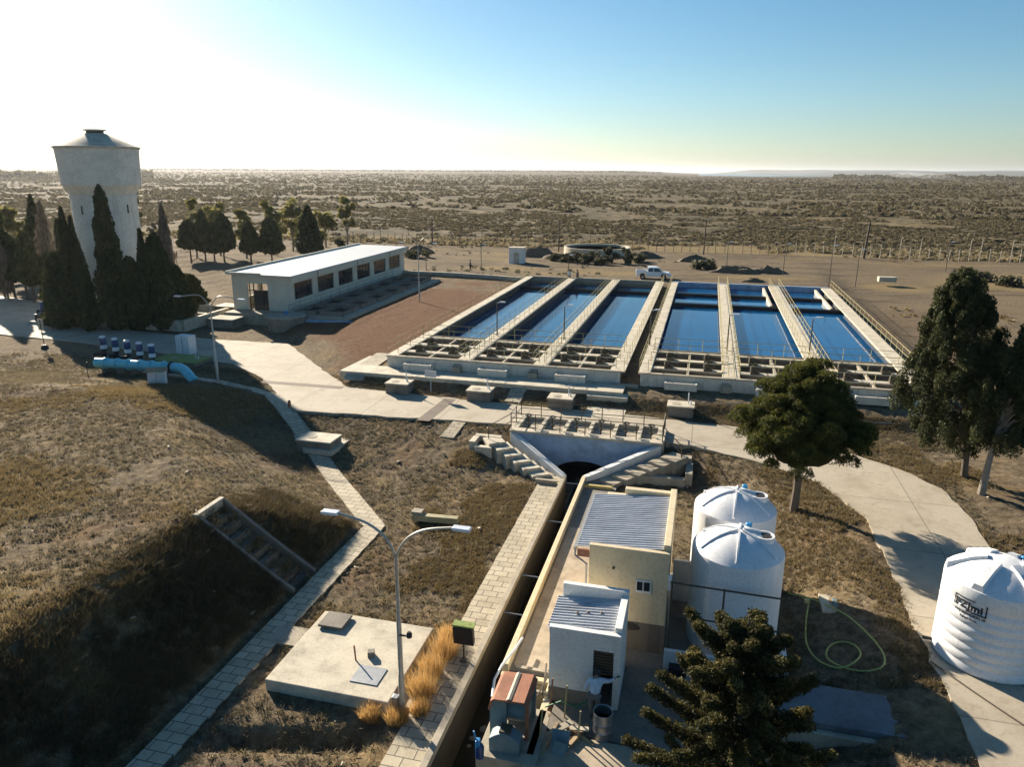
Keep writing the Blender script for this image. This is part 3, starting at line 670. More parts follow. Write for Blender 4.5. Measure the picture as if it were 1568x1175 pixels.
# small white hut
hu=site('white_hut',-1.72,20.9,-1.15,'small white hut with corrugated roof and dark open doorway, in front of the cream building','hut')
b=MB(); b.box(-2.32,-.86,0,.15,0,2.6); b.box(-.20,0,0,.15,0,2.6); b.box(-.86,-.20,0,.15,2.2,2.6); b.box(-2.32,-2.17,.15,2.4,0,2.55); b.box(-.15,0,.15,2.4,0,2.6); b.box(-2.17,-.15,2.25,2.4,0,2.6); b.build('wall','whitewash',hu)
b=MB(); b.box(-2.34,.02,-.02,.2,2.6,2.84); b.build('parapet','whitewash',hu,bevel=.02)
b=MB(); b.box(-.22,.02,.2,2.2,2.6,3.0); b.build('parapet','whitewash',hu,bevel=.02)
b=MB(); b.box(-2.3,.02,2.2,2.42,2.6,3.15); b.build('parapet','whitewash',hu,bevel=.02)
b=MB(); corr_sheet(b,-2.45,-.23,.21,2.19,2.64,2.82,.16,.022); b.build('roof','corrugated',hu)
b=MB()
for k,(x,y) in enumerate(((-1.6,1.1),(-1.25,1.2),(-.8,1.25))): b.lathe([(.05,0),(.06,.05),(.02,.09)],7,(x,y,2.73+.02*k))
meta(b.build('rubble','dark_concrete',hu),kind=None)
b=MB(); b.box(-.84,-.22,.1,.14,1.25,2.18); 
for k in range(8): b.box(-.82,-.24,.06,.1,1.30+k*.11,1.36+k*.11)
b.build('shutter','rail_dark',hu)
b=MB(); b.box(-2.15,-.16,.2,2.2,.0,.02); b.build('floor','dark_concrete',hu)
b=MB(); b.box(-2.33,-.9,-.03,-.005,0,.55); b.build('plinth','dark_concrete',hu)
# pipe frame in front of the near tank, low wall
pf=site('pipe_barrier',-.35,24.15,-1.15,'thin dark pipe frame standing in front of the nearer white tank','barrier')
b=MB(); b.tube([(0,0,3.15),(3.75,.05,3.05)],.035,8); b.build('crossbar','rail_dark',pf)
b=MB(); b.tube([(0,0,1.85),(3.75,.05,1.75)],.03,8); b.build('crossbar','rail_dark',pf)
for x in (.05,1.85,3.75): b=MB(); b.tube([(x,.02,0),(x,.02,3.15)],.035,8); b.build('post','rail_dark',pf)
lw=site('low_wall',-.4,23.5,-1.15,'low white wall at the foot of the nearer white tank, half hidden by the cedar','wall')
b=MB(); b.box(0,4.2,0,.15,0,.8); b.box(4.05,4.2,.15,1.6,0,.8); b.build('wall','whitewash',lw,bevel=.01)
b=MB(); b.box(.2,.9,-.35,-.02,0,.35); b.build('cabinet','black',lw)
wb=site('low_wall',.15,28.1,-1.15,'short white wall in the gap between the cream building and the white tanks','wall')
b=MB(); b.box(-.5,.3,0,.12,0,1.9); b.build('wall','whitewash',wb)
# barrel
ba=site('steel_barrel',-2.05,19.65,-1.12,'open grey steel barrel standing by the doorway of the white hut','barrel')
pr=[(.30,0)]
for z in (.28,.58): pr+=[(.30,z-.03),(.32,z),(.30,z+.03)]
pr+=[(.30,.9),(.32,.92),(.31,.94),(.285,.92),(.28,.2),(.01,.19)]
MB().lathe(pr,28).build('barrel_body','steel',ba,True)
b=MB(); b.lathe([(.27,.6),(.01,.6)],20); b.build('barrel_contents','black',ba)
# rusty dosing machine on its block beside the canal
ma=site('dosing_machine',-5.55,17.9,-1.6,'old machine with a rusty brown cover and blue-grey body on a block by the canal','machine')
b=MB(); b.box(-.1,1.75,-.1,.35,0,.55); b.box(-.1,1.75,.35,2.4,0,.5); b.build('concrete_block','concrete',ma,bevel=.02)
b=MB(); b.extr([(.05,1.55),(.12,1.86),(.22,1.95),(1.2,2.0),(1.32,1.85),(1.32,1.8),(1.2,1.93),(.22,1.88),(.10,1.5)],.75,2.15,'y'); b.build('cover','rust',ma,bevel=.01)
b=MB(); b.extr([(.08,.5),(.08,1.6),(.14,1.84),(.6,1.84),(.6,.5)],.85,1.0,'y'); b.extr([(.08,.5),(.08,1.6),(.14,1.84),(1.3,1.8),(1.3,.5)],1.95,2.05,'y'); b.build('side_plate','machine',ma)
b=MB(); b.tube([(.2,1.45,1.25),(1.2,1.45,1.25)],.42,16); b.build('drum','machine',ma,True)
b=MB(); pz=[(-.48+.96*k/10,.75+.26*sin(pi*k/10)) for k in range(11)]
b.extr([(.25,.5)]+[(.72+x,z+.25) for x,z in pz]+[(1.2,.5)],.15,.62,'y'); b.build('drive_housing','machine',ma,bevel=.02)
b=MB(); b.box(.55,.9,.2,.58,1.22,1.3); b.build('motor','rail_dark',ma)
for x in (.5,1.25): b=MB(); b.box(x-.05,x+.05,.9,1.0,.5,1.8); b.build('leg','rust',ma)
b=MB(); b.extr([(.62,1.97),(.70,2.03),(.78,2.0)],.78,2.12,'y'); b.build('cover_strap','pale_concrete',ma)
bl=site('hand_pump',-5.5,17.75,-1.05,'small bright blue pump fixed on the canal edge beside the rusty machine','pump')
b=MB(); b.lathe([(.13,0),(.14,.35),(.10,.45),(.05,.5)],12); b.build('pump_body','blue',bl,True)
b=MB(); b.box(-.13,.02,-.1,.1,.35,.62,rz=.2); b.build('pump_cap','plastic_blue',bl,bevel=.03)
b=MB(); b.tube([(-.1,0,.5),(-.2,.05,.85)],.03,6); b.build('lever','plastic_blue',bl)
hp=site('conduit',-5.75,20.0,-.7,'white plastic pipe bent over the canal wall behind the rusty machine','pipe')
b=MB(); b.tube([(0,0,0),(-.15,.8,.05),(-.1,1.6,.05),(.1,2.6,.02),(.2,3.4,0)],.045,8); b.build('pipe','white',hp,True)
# timber and scrap heap in front of the hut
scr=[(-3.9,20.1,-.9,1.5,.12,.07,.25,'long pale plank resting across the scrap by the white hut'),(-3.3,19.75,-.78,1.2,.10,.06,-.5,'weathered plank lying crosswise on the scrap by the hut'),
(-3.6,19.2,-.75,.9,.22,.05,.9,'short wide board tilted on the scrap heap by the machine'),(-2.95,18.9,-.85,1.1,.14,.10,1.2,'thick beam pointing at the camera in the scrap by the barrel'),
(-3.05,19.5,-.7,.6,.16,.05,.1,'broken board end nearest the steel barrel'),(-3.75,18.4,-.9,1.3,.1,.08,1.35,'narrow beam beside the machine block, nearest the camera')]
for k,(s,t,z,L,wd,h,a,lab) in enumerate(scr):
    o=site('plank',s,t,z-.25,lab,'plank','timber scraps by the hut'); o.rotation_euler=(R(6*(-1)**k),R(8-3*k),a-SA)
    b=MB(); b.box(0,L,-wd/2,wd/2,0,h); b.build('board','wood' if k not in(2,4) else 'pale_concrete',o,bevel=.008)
for k,(s,t,z0,z1) in enumerate(((-3.85,20.3,-1.1,.15),(-3.35,20.15,-1.1,.1),(-2.75,19.2,-1.1,.0),(-3.95,19.2,-1.1,-.2))):
    o=site('iron_stake',s,t,z0,'x','stake','thin iron stakes in the scrap heap'); o['label']=['rusty stake at the hut corner, tallest of the scrap heap','rusty stake below the middle of the hut wall','thin yellowish stake left of the steel barrel','short stake right behind the rusty machine'][k]
    b=MB(); b.tube([(0,0,0),(.05,.03,z1-z0)],.028,6); b.build('stake','rail_yellow' if k!=0 else 'rust',o)
o=site('metal_panel',-3.5,18.75,-1.1,'bent blue-grey metal panel propped among the timber scraps','panel')
b=MB(); b.box(0,.55,0,.03,0,.6,tilt=(R(-35),0)); b.box(.1,.5,-.3,-.27,.05,.45,tilt=(R(-20),R(10))); b.build('panel','machine',o,bevel=.005)
o=site('green_hose',-3.4,20.45,-.85,'thin green hose arching over the timber scraps at the hut wall','hose')
b=MB(); b.tube([(-.6,-.3,0),(-.1,-.2,.25),(.4,-.1,.05),(.8,0,.35),(1.0,.1,.1)],.025,6); b.build('hose','green',o,True)
o=site('trench_rim',-4.6,22.1,-1.12,'broken concrete trench edges with pipes between the canal and the white hut','trench')
b=MB(); b.box(-.9,.55,.0,.15,0,.1); b.box(-.9,.55,-1.1,-1.0,0,.12); b.build('edge_slab','concrete',o); b=MB(); b.tube([(.35,-1.2,.1),(.3,-.5,.3),(.15,.4,.15)],.035,6); b.tube([(.2,-1.3,.1),(.45,-.4,.45),(.5,.6,.2)],.03,6); b.build('pipe','rail_dark',o)
# floodlight box
pl=site('floodlight',-7.42,22.1,-1.1,'dark square floodlight on a short post beside the canal, green moss on top','floodlight')
b=MB(); b.tube([(0,0,0),(0,0,.65)],.04,8); b.build('post','rail_dark',pl)
b=MB(); b.box(-.38,.38,-.09,.12,.68,1.42,tilt=(R(8),0)); b.build('housing','black',pl,bevel=.02)
b=MB(); b.box(-.40,.40,-.12,.22,1.43,1.49); b.build('top_cover','olive',pl)
b=MB(); b.box(-.12,.12,-.1,.1,0,.05); b.build('base_plate','rail_dark',pl)

# foreground slab with its hatches
fs_=site('roof_slab',-13.55,18.95,-1.25,'large thick pale concrete slab by the tall double street lamp','concrete slab')
b=MB(); b.box(0,4.55,0,4.3,0,.47); b.build('slab','pale_concrete',fs_,bevel=.03)
b=MB(); b.box(2.85,3.85,.65,1.55,.475,.50); b.build('floor_hatch','steel',fs_)
b=MB(); b.box(.35,1.2,3.25,4.05,.472,.52); b.box(.28,1.27,3.18,4.12,.52,.62); b.build('hatch_cover','dark_concrete',fs_,bevel=.01,label='raised grey hatch cover at the slab corner')
b=MB(); b.box(2.85,3.1,2.0,2.25,.472,.68,rz=.4); b.build('small_box','dark_concrete',fs_,bevel=.01)
b=MB(); b.tube([(2.55,1.75,.47),(2.5,1.78,1.05)],.03,6); b.build('vent_stick','rust',fs_)
o=site('edge_slab',-8.9,19.2,-1.2,'narrow row of worn concrete slabs between the big slab and the canal walkway','paving')
for y in (0,1.3,2.6): b=MB(); b.box(0,.75,y,y+1.25,0,.16); b.build('slab','concrete',o,bevel=.015)

# manholes on the basin bank, with vent pipes
def hatch(u,v,z,label,sz=(1.7,1.3),h=.55,pipe=True,top='pale_concrete'):
    s,t=ats(u,v,z); o=site('inspection_chamber',s,t,z,label,'manhole','concrete inspection chambers')
    b=MB(); b.box(-sz[0]/2,sz[0]/2,-sz[1]/2,sz[1]/2,-.6,h-.1); b.build('chamber','dark_concrete',o)
    b=MB(); b.box(-sz[0]/2-.06,sz[0]/2+.06,-sz[1]/2-.06,sz[1]/2+.06,h-.1,h); b.build('cover_slab',top,o,bevel=.015)
    b=MB(); b.lathe([(.3,0),(.3,.02)],18,(-sz[0]*.18,-.05,h)); b.build('lid','concrete',o)
    if pipe:
        b=MB(); b.tube([(sz[0]*.28,.2,h),(sz[0]*.28,.2,h+.75)],.04,8); g=b.build('vent_pipe','led',o); 
        b=MB(); b.tube([(sz[0]*.38,.0,h),(sz[0]*.38,.0,h+.25)],.05,8); b.build('vent_pipe','led',o)
    return o
hatch(612,592,.55,'concrete inspection chamber with vent pipe, leftmost on the bank below the basins',h=.3)
hatch(736,602,.55,'concrete inspection chamber with vent pipe, left of the small stairs on the basin bank',h=.3)
hatch(860,612,.5,'concrete inspection chamber with vent pipe, between the small stairs and the white ramp',h=.3)
hatch(1043,622,.5,'concrete inspection chamber with yellowish cover and vent pipe right of the white ramp',h=.3,top='pale_concrete')
hatch(1340,642,.05,'flat inspection chamber under the edge of the tall cypress crown',pipe=False,h=.3)
hatch(1279,775,-.55,'flat pale inspection chamber just right of the round pine trunk',sz=(1.4,1.0),h=.35,pipe=False)
o=hatch(1297,926,-.62,'square concrete slab with a green lid beside the coiled hose',sz=(1.7,1.2),h=.12,pipe=False)
b=MB(); b.box(-.45,.25,-.25,.3,.125,.2); b.build('green_lid','machine',o,bevel=.01)
hatch(355,480,.7,'inspection chamber slab nearest the white-roofed building corner',sz=(3.2,2.0),h=.6,pipe=False)
hatch(345,498,.4,'shaded inspection chamber slab beside the road below the white-roofed building',sz=(3.0,2.0),h=.5,pipe=False,top='concrete')
o=hatch(490,684,-.62,'raised slab hatch on the pale path left of centre',sz=(2.3,1.5),h=.5,pipe=False)
o=hatch(280,560,.0,'wide flat chamber with greenish cover behind the cyan pipe',sz=(4.2,2.4),h=.35,pipe=True,top='olive')
M['beam_tan']=worn('tan_beam',(.36,.32,.19),stains=.5)
o=site('concrete_beam',-12.9,32.4,-1.12,'yellowish concrete beam lying in the dry grass between path and canal','beam')
b=MB(); b.box(-.6,1.8,-.18,.18,.0,.32,rz=.08); b.build('beam','beam_tan',o,bevel=.02); b=MB(); b.box(-.65,-.1,-.15,.35,.0,.45); b.build('end_block','concrete',o,bevel=.02)
o=site('culvert_block',-6.0,50.9,.0,'wide whitewashed concrete ramp block on the bank behind the bridge','concrete block')
b=MB(); b.prism([(-1.5,-.2,0),(1.4,-.2,0),(1.4,1.6,.12),(-1.5,1.6,.12)],0,.62); b.build('block','pale_concrete',o,bevel=.02)
b=MB(); b.box(-.2,1.9,2.1,2.5,.3,.95); b.build('back_beam','concrete',o,bevel=.02)
st=site('bank_steps',-12.7,50.6,0,'small dark concrete steps climbing the bank to the basin walkway','steps')
for k in range(5): b=MB(); b.box(-.6,.6,k*.26,k*.26+.3,.0,.16*(k+1)); b.build('step','dark_concrete',st)
# steps down the grassy mound
ms=site('mound_stairs',-19.9,25.6,0,'overgrown concrete stairs with side walls running down the grassy mound','stairs')
for k in range(9):
    x=-.1+k*.45; b=MB(); z=float(gz(-19.9+x+.2,25.6)); b.box(x,x+.3,-.75,.75,z-.75,z-.22); b.build('step','dark_concrete',ms)
b=MB()
for y in (-.95,.78):
    vs=[]
    for x in (-.3,.8,1.9,3.0,4.1):
        z=float(gz(-19.9+x,25.6)); vs+= [(x,y,z-.9),(x,y+.17,z-.9),(x,y+.17,z+.14),(x,y,z+.14)]
    b=MB(); b.add(vs,[(0,1,2,3),(16,19,18,17)]+[tuple(4*i+q for q in f) for i in range(4) for f in ((0,4,5,1),(1,5,6,2),(2,6,7,3),(3,7,4,0))]); b.build('side_wall','dark_concrete',ms,bevel=.02)
b=MB(); z=float(gz(-20.1,25.6)); b.box(-.45,-.2,-.95,.95,z-.2,z+.18); b.build('top_curb','pale_concrete',ms,bevel=.02)
# lower right slab with stairs
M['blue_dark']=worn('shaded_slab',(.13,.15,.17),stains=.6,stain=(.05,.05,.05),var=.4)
ls=site('loading_slab',3.9,20.9,-1.2,'raised shaded concrete slab at the lower right behind the cedar','concrete slab')
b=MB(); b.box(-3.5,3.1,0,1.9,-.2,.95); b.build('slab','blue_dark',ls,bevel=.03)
b=MB(); b.box(-3.5,4.2,-.25,-.02,-.2,.75); b.build('front_curb','concrete',ls,bevel=.02)
for k in range(6): b=MB(); b.box(3.12+k*.36,3.12+k*.36+.4,.0,1.7,-.3,.85-k*.16); b.build('step','concrete',ls,bevel=.02)
b=MB(); b.box(3.1,5.4,1.72,1.84,-.3,.75); b.build('side_curb','concrete',ls)
o=site('wall_strip',2.0,19.0,-1.2,'pale concrete strip at the very bottom right of the cedar','concrete slab'); b=MB(); b.box(-1,5,-.5,.3,-.2,.1); b.build('slab','concrete',o,bevel=.02)
# yellow hose
hz=[(5.05,28.6),(4.8,27.2),(4.7,25.9),(4.95,24.9),(5.45,24.35),(5.9,24.4),(6.3,24.9),(6.2,25.5),(5.8,25.8),(5.4,25.6),(5.25,25.0),(5.6,24.4),(6.2,24.0),(6.8,24.1),(7.0,24.7),(6.9,25.5),(6.6,26.5),(6.2,27.5),(5.6,28.4),(5.2,28.9),(4.4,29.6)]
def smooth_path(p,k=6):
    out=[]
    for i in range(len(p)-1):
        a=p[max(i-1,0)];b_=p[i];c=p[i+1];d=p[min(i+2,len(p)-1)]
        for j in range(k):
            u=j/k; out.append(tuple(.5*((2*b_[q])+(-a[q]+c[q])*u+(2*a[q]-5*b_[q]+4*c[q]-d[q])*u*u+(-a[q]+3*b_[q]-3*c[q]+d[q])*u**3) for q in range(len(b_))))
    out.append(p[-1]); return out
o=thing('garden_hose',W(5.6,26.4,gw(*W(5.6,26.4)[:2])),0,'yellow-green garden hose lying in loops on the grass near the white tanks','hose')
c0=o.location; b=MB(); b.tube([W(s,t,float(gz(s,t))+.05)-c0 for s,t in smooth_path(hz)],.032,6); b.build('hose_line','hose',o,True)
b=MB(); p=W(5.0,28.7,float(gz(5,28.7))+.12)-c0; b.box(p.x-.12,p.x+.1,p.y-.08,p.y+.08,p.z-.08,p.z+.08); b.build('coupling','rail_yellow',o,bevel=.02)
o=thing('black_cable',W(9,24,0),0,'thin dark cable trailing over the road past the lone ribbed tank','cable'); c0=o.location
b=MB(); b.tube([Vector(p)-c0 for p in smooth_path([W(8.4,24.6,.08).to_tuple(),W(9.6,22.9,.06).to_tuple(),W(10.8,21.4,.06).to_tuple(),W(12.9,19.2,.06).to_tuple()])],.025,6); b.build('cable','rail_dark',o,True)

# ---------------------------------------------------------------- water tower
TW=Vector((-44.3,83.0,0)); tw=thing('water_tower',TW,R(9),'tall pale concrete water tower with a conical roof rising behind the cypresses','water tower')
MB().lathe([(3.25,-.5),(3.2,13.0)],32).build('shaft','tower',tw,True)
MB().lathe([(3.28,12.95),(3.30,13.35),(3.15,13.36)],32).build('ring_beam','tower',tw,True)
MB().lathe([(3.2,13.35),(3.8,14.4),(3.84,14.44),(4.05,18.1)],32).build('tank','tower',tw,True)
MB().lathe([(4.05,18.08),(4.2,18.12),(4.2,18.3),(3.4,18.62),(1.05,19.65),(1.0,19.66)],32).build('roof','pale_concrete',tw,True)
g=MB().lathe([(.85,19.6),(.85,19.95)],20).build('lantern','rail_dark',tw)
MB().lathe([(1.12,19.93),(1.12,20.06),(.9,20.1),(.05,20.16)],24).build('roof_cap','tower',tw,True)
b=MB(); b.tube([(.1,0,20.1),(.1,0,20.75)],.02,5); b.lathe([(.07,0),(.09,.05),(.02,.1)],6,(.1,0,20.72)); b.build('finial','rail_dark',tw)
cd=math.atan2(-TW.y,-TW.x)-R(9)
for dA,zz,hh,ww in ((-.75,11.4,.9,.16),(.72,11.5,.9,.16),(-.02,11.1,1.3,.5)):
    a=cd+dA; c_=Vector((cos(a),sin(a),0)); b=MB(); p=c_*3.19
    b.box(p.x-.06,p.x+.06,p.y-ww/2,p.y+ww/2,zz,zz+hh,rz=a,about=(p.x,p.y,zz)); g=b.build('window','rail_dark',tw)
    if ww>.3: b=MB(); p=c_*3.3; b.box(p.x-.05,p.x+.05,p.y-.16,p.y+.16,zz+.1,zz+.9,rz=a,about=(p.x,p.y,zz)); b.build('white_panel','white',g)

# ---------------------------------------------------------------- filter building (own frame, origin front right corner)
FB=Vector((-23.9,79.7,1.25)); fa=-R(13.2)
fb=thing('filter_building',FB,fa,'long ivory building with a white flat roof and a row of dark windows','building')
def fbx(mat,name,*bx,**k):
    b=MB()
    for q in bx: b.box(*q)
    return b.build(name,mat,k.get('parent',fb),bevel=k.get('bevel',0))
L=33.5; piers=[0]; y=0.9; wins=[]
for i in range(6): wins.append((y,y+4.1)); y+=5.35
b=MB(); b.box(-.25,0,0,L,0,1.15); b.box(-.25,0,0,L,2.95,3.75); yy=0
for (a,c) in wins: b.box(-.25,0,yy,a,1.15,2.95); yy=c
b.box(-.25,0,yy,L,1.15,2.95); b.build('wall','wall_cream',fb,bevel=.015)
b=MB(); b.box(-7,-5.2,0,.25,0,3.75); b.box(-2.7,-.25,0,.25,0,3.75); b.box(-5.2,-2.7,0,.25,2.9,3.75); b.build('wall','wall_cream',fb,bevel=.015)
b=MB(); b.box(-7,-6.75,.25,L-.25,0,1.0); b.box(-7,-6.75,.25,L-.25,3.0,3.75)
for k in range(8): b.box(-7,-6.75,.25+k*4.65,.25+k*4.65+.7,1.0,3.0)
b.box(-7,-.25,L-.25,L,0,3.75); b.build('wall','wall_cream',fb)
b=MB(); b.box(-7.0,-.05,.02,L,-.35,0.0); b.build('floor','concrete',fb)
b=MB(); b.prism([(-7.35,-.45,.10),(.40,-.45,0),(.40,L+.4,0),(-7.35,L+.4,.10)],3.76,3.90); b.build('roof','roof_white',fb,bevel=.02)
b=MB(); b.box(-7.4,-7.2,-.5,L+.4,3.9,4.22); b.build('parapet','wall_cream',fb,bevel=.02); b=MB(); b.box(-7.2,-3.2,-.5,-.3,3.95,4.12); b.build('parapet','wall_cream',fb)
b=MB(); b.box(.02,.42,-.1,L+.3,3.15,3.75); b.build('fascia','wall_cream',fb,bevel=.02)
for (a,c) in wins:
    b=MB(); b.box(-.2,-.12,a,c,1.15,1.22); b.box(-.2,-.12,a,c,2.88,2.95)
    for k in range(5): q=a+(c-a)*k/4; b.box(-.2,-.12,max(a,q-.04),min(c,q+.04),1.22,2.88)
    b.box(-.2,-.12,a,c,2.1,2.16); g=b.build('window_frame','black',fb)
    b=MB(); b.box(-.17,-.15,a+.02,c-.02,1.22,2.88); b.build('pane','glass',g)
for k,(a,c) in enumerate(wins):
    if k in (0,2,4): b=MB(); b.box(.43,.47,c+.5,c+.6,3.3,3.7); b.tube([(.45,c+.55,3.75),(.45,c+.55,2.9)],.04,6); b.build('drain_pipe','rail_dark',fb)
b=MB(); b.box(-4.5,-4.4,.08,.16,0,2.9); b.box(-5.0,-4.9,.08,.16,0,2.9); b.box(-3.5,-3.42,.08,.16,0,2.9); b.box(-5.2,-2.7,.08,.16,2.1,2.18); g=b.build('door_frame','rail_dark',fb)
b=MB(); b.box(-4.4,-2.75,.11,.13,0,2.1); b.build('door_glass','glass',g)
# filter cells beside it
pfm=thing('filter_cells',FB,fa,'low platform of open filter cells with thin railings along the long ivory building','water basins')
b=MB(); b.box(.02,7.6,-2.2,27.8,-1.6,.05); b.build('platform','concrete',pfm)
b=MB(); b.box(7.0,8.2,-2.6,28.4,-1.4,-.25); b.box(-1.5,7.0,-2.6,-2.2,-1.4,-.25); b.build('ledge','blue_wash',pfm,bevel=.03)
b=MB(); b.box(-7.2,0,-1.6,-.02,-1.6,-.1); b.build('ledge','concrete',pfm)
for r in range(6):
    for c in range(2):
        x=1.0+c*2.9; y=-1.2+r*4.8; b=MB()
        b.box(x,x+2.6,y,y+.12,.06,.42); b.box(x,x+2.6,y+4.0,y+4.12,.06,.42); b.box(x,x+.12,y+.12,y+4.0,.06,.42); b.box(x+2.48,x+2.6,y+.12,y+4,.06,.42)
        g=b.build('cell_rim','dark_concrete',pfm); b=MB(); b.box(x+.12,x+2.48,y+.12,y+4,.055,.085); b.build('cell_water','canal_water',g)
for x in (.6,3.75,6.8):
    b=MB(); railing([(x,-1.6,.05),(x,27.2,.05)],1.0,2.4,.022,(.5,1),b); b.build('railing','rail_dark',pfm)
b=MB(); railing([(.6,-1.6,.05),(6.8,-1.6,.05)],1.0,2.0,.022,(.5,1),b); b.build('railing','rail_dark',pfm)
lc=thing('cooling_cells',FB+Vector((-13.6,2,-.2)),fa,'low open concrete cells with white rims left of the long ivory building','water basins')
for k in range(3):
    y=-6+k*4.2; b=MB(); b.box(-5,5.5,y,y+.35,-1,.15); b.build('rim','pale_concrete',lc)
b=MB(); b.box(-5,-4.6,-6,2.8,-1,.15); b.box(5.2,5.6,-6,12,-1,.15); b.build('rim','pale_concrete',lc)
b=MB(); b.box(-4.6,5.2,-5.6,2.4,-1,-.45); b.build('cell_floor','dark_concrete',lc)
o=site('round_cistern',-41.8,68.2,.2,'low round cistern with a flat lid in the shade below the long ivory building','cistern')
MB().lathe([(1.9,-.6),(2.0,1.1),(2.0,1.2)],24).build('cistern_wall','dark_concrete',o,True); MB().lathe([(2.06,1.2),(2.06,1.3),(.05,1.34)],24).build('lid','concrete',o)
b=MB(); b.lathe([(.18,1.3),(.2,1.6),(.05,1.7)],10,(-.2,.3,0)); b.build('cap','plastic_blue',o)

# ---------------------------------------------------------------- cyan manifold with five blue motors
p0=at(152,565,.6); p1=at(262,571,.6); dv=(p1-p0); Lm=dv.length; rzm=math.atan2(dv.y,dv.x)
pm=thing('pipe_manifold',Vector((p0.x,p0.y,0)),rzm,'thick bright cyan pipe manifold with a bent end lying beside the road','pipe')
b=MB(); b.tube([(-.3,0,.75),(Lm,0,.75)],.38,18); b.build('main_pipe','cyan',pm,True)
for k in range(6): x=.6+k*Lm/6.2; b=MB(); b.tube([(x,0,.75),(x+.12,0,.75)],.48,18); b.build('flange','cyan',pm,True)
b=MB(); b.tube([(Lm,0,.75),(Lm+.15,0,.75)],.5,16); b.build('coupling','black',pm,True)
b=MB(); b.tube([(Lm+.15,0,.75),(Lm+.8,0,.75),(Lm+1.3,-.15,.62),(Lm+2.2,-.6,.1),(Lm+2.5,-.75,-.1)],.38,18); b.build('elbow','cyan',pm,True)
for k in range(5): x=.5+k*1.4; b=MB(); b.box(x-.1,x+.1,-.3,.3,-.1,.4); b.build('support','dark_concrete',pm)
lm=['first','second','third','fourth','fifth']
def motor(loc,label):
    t=thing('pump_motor',loc,rzm,label,'pump','blue pump motors')
    b=MB(); b.lathe([(.28,0),(.3,.12),(.18,.2),(.18,.55),(.26,.6)],14); b.tube([(0,-.1,.25),(0,-1.15,.35)],.16,10); b.build('pump_body','black',t,True)
    b=MB(); b.lathe([(.24,.6),(.30,.66),(.28,.8),(.2,.95)],14); b.build('adapter','white',t,True)
    b=MB(); b.lathe([(.22,.95),(.26,1.0),(.26,1.5),(.22,1.6)],16); g=b.build('motor','blue',t,True)
    b=MB(); b.lathe([(.25,1.6),(.25,1.72),(.15,1.78)],16); b.build('fan_cover','white',g,True); return t
mm=None
for k in range(5):
    u=160+k*18.6; v=551+k*3.2; q=at(u,v,.1); lab=f'upright blue pump motor behind the cyan pipe, {lm[k]} from its left end'
    if mm is None: mm=motor(Vector((q.x,q.y,.1)),lab)
    else: copy_thing(mm,Vector((q.x,q.y,.1)),rzm,lab)
q=at(286,548,0); cbn=thing('white_cabinet',Vector((q.x,q.y,0)),R(-20),'plain white switch cabinet without a roof behind the bend of the cyan pipe','cabinet')
b=MB(); b.box(-.75,.75,-.45,.45,.1,1.75); b.build('body','white',cbn,bevel=.02); b=MB(); b.box(-.8,.8,-.5,.5,0,.1); b.build('base','concrete',cbn); b=MB(); b.box(-.02,.02,-.465,-.452,.2,1.7); b.build('door_gap','rail_dark',cbn)
q=at(243,600,0); cb2=thing('roofed_cabinet',Vector((q.x,q.y,0)),R(12),'white meter cabinet with a small brown pitched roof in front of the cyan pipe','cabinet')
b=MB(); b.box(-.6,.6,-.4,.4,.05,1.35); b.build('body','whitewash',cb2,bevel=.02)
b=MB(); b.extr([(-.55,1.36),(.55,1.36),(0,1.62)],-.72,.72,'x'); b.build('roof','wood',cb2)
b=MB(); b.box(-.01,.01,-.42,-.402,.1,1.3); b.build('door_gap','rail_dark',cb2); b=MB(); b.box(-.65,.65,-.45,.45,-.1,.05); b.build('base','concrete',cb2)
# pump pair on the plinth at the far left
q=at(70,503,0); pp=thing('booster_pump_set',Vector((q.x,q.y,0)),R(-14),'pump set with two dark blue motors on a low plinth by the road','pump')
b=MB(); b.box(-1.6,3.4,-.9,-.5,-.1,.3); b.box(-1.6,1.6,-.5,1.3,-.1,.25); b.build('plinth','pale_concrete',pp,bevel=.02)
b=MB(); b.box(-1.0,1.3,-.4,.6,.25,1.0); b.tube([(-1.1,.2,1.2),(1.4,.2,1.2)],.22,10); b.build('pump_body','black',pp)
for x in (-.5,.6): 
    b=MB(); b.lathe([(.3,1.3),(.38,1.4),(.38,2.1),(.3,2.2)],14,(x,.5,0)); b.build('motor','blue',pp,True); b=MB(); b.tube([(x,-.35,.9),(x,.2,1.3)],.13,8); b.build('valve','steel',pp)
q=at(68,541,0); sg=thing('road_sign',Vector((q.x,q.y,0)),R(-12),'small pale rectangular sign on a thin post at the far left verge','sign')
b=MB(); b.tube([(0,0,0),(-.02,0,2.2)],.035,6); b.build('post','rail_dark',sg); b=MB(); b.box(-.28,.28,-.05,-.02,1.7,2.75); b.build('sign_plate','pale_concrete',sg); b=MB(); b.lathe([(.35,-.05),(.3,.15),(.15,.3)],9); b.build('base','black',sg)
b=MB(); b.box(-.05,.05,-.058,-.051,1.8,2.65); b.build('sign_mark','mark',sg)
q=at(346,627-50,0)
q=at(137,592,0); o=thing('crooked_stake',Vector((q.x,q.y,.0)),0,'thin bent dark stake standing in the turf below the cyan pipe','stake'); b=MB(); b.tube([(0,0,-.1),(-.05,0,.8),(.02,0,1.6)],.035,6); b.build('stake','rail_dark',o)
q=at(444,628,.0); o=thing('orange_hydrant',Vector((q.x,q.y,.03)),0,'short orange marker post at the road corner where the path begins','post'); b=MB(); b.lathe([(.1,0),(.11,.4),(.06,.5)],10); b.build('post','orange_paint' if 'orange_paint' in M else 'rust',o,True)
q=at(347,602,0)
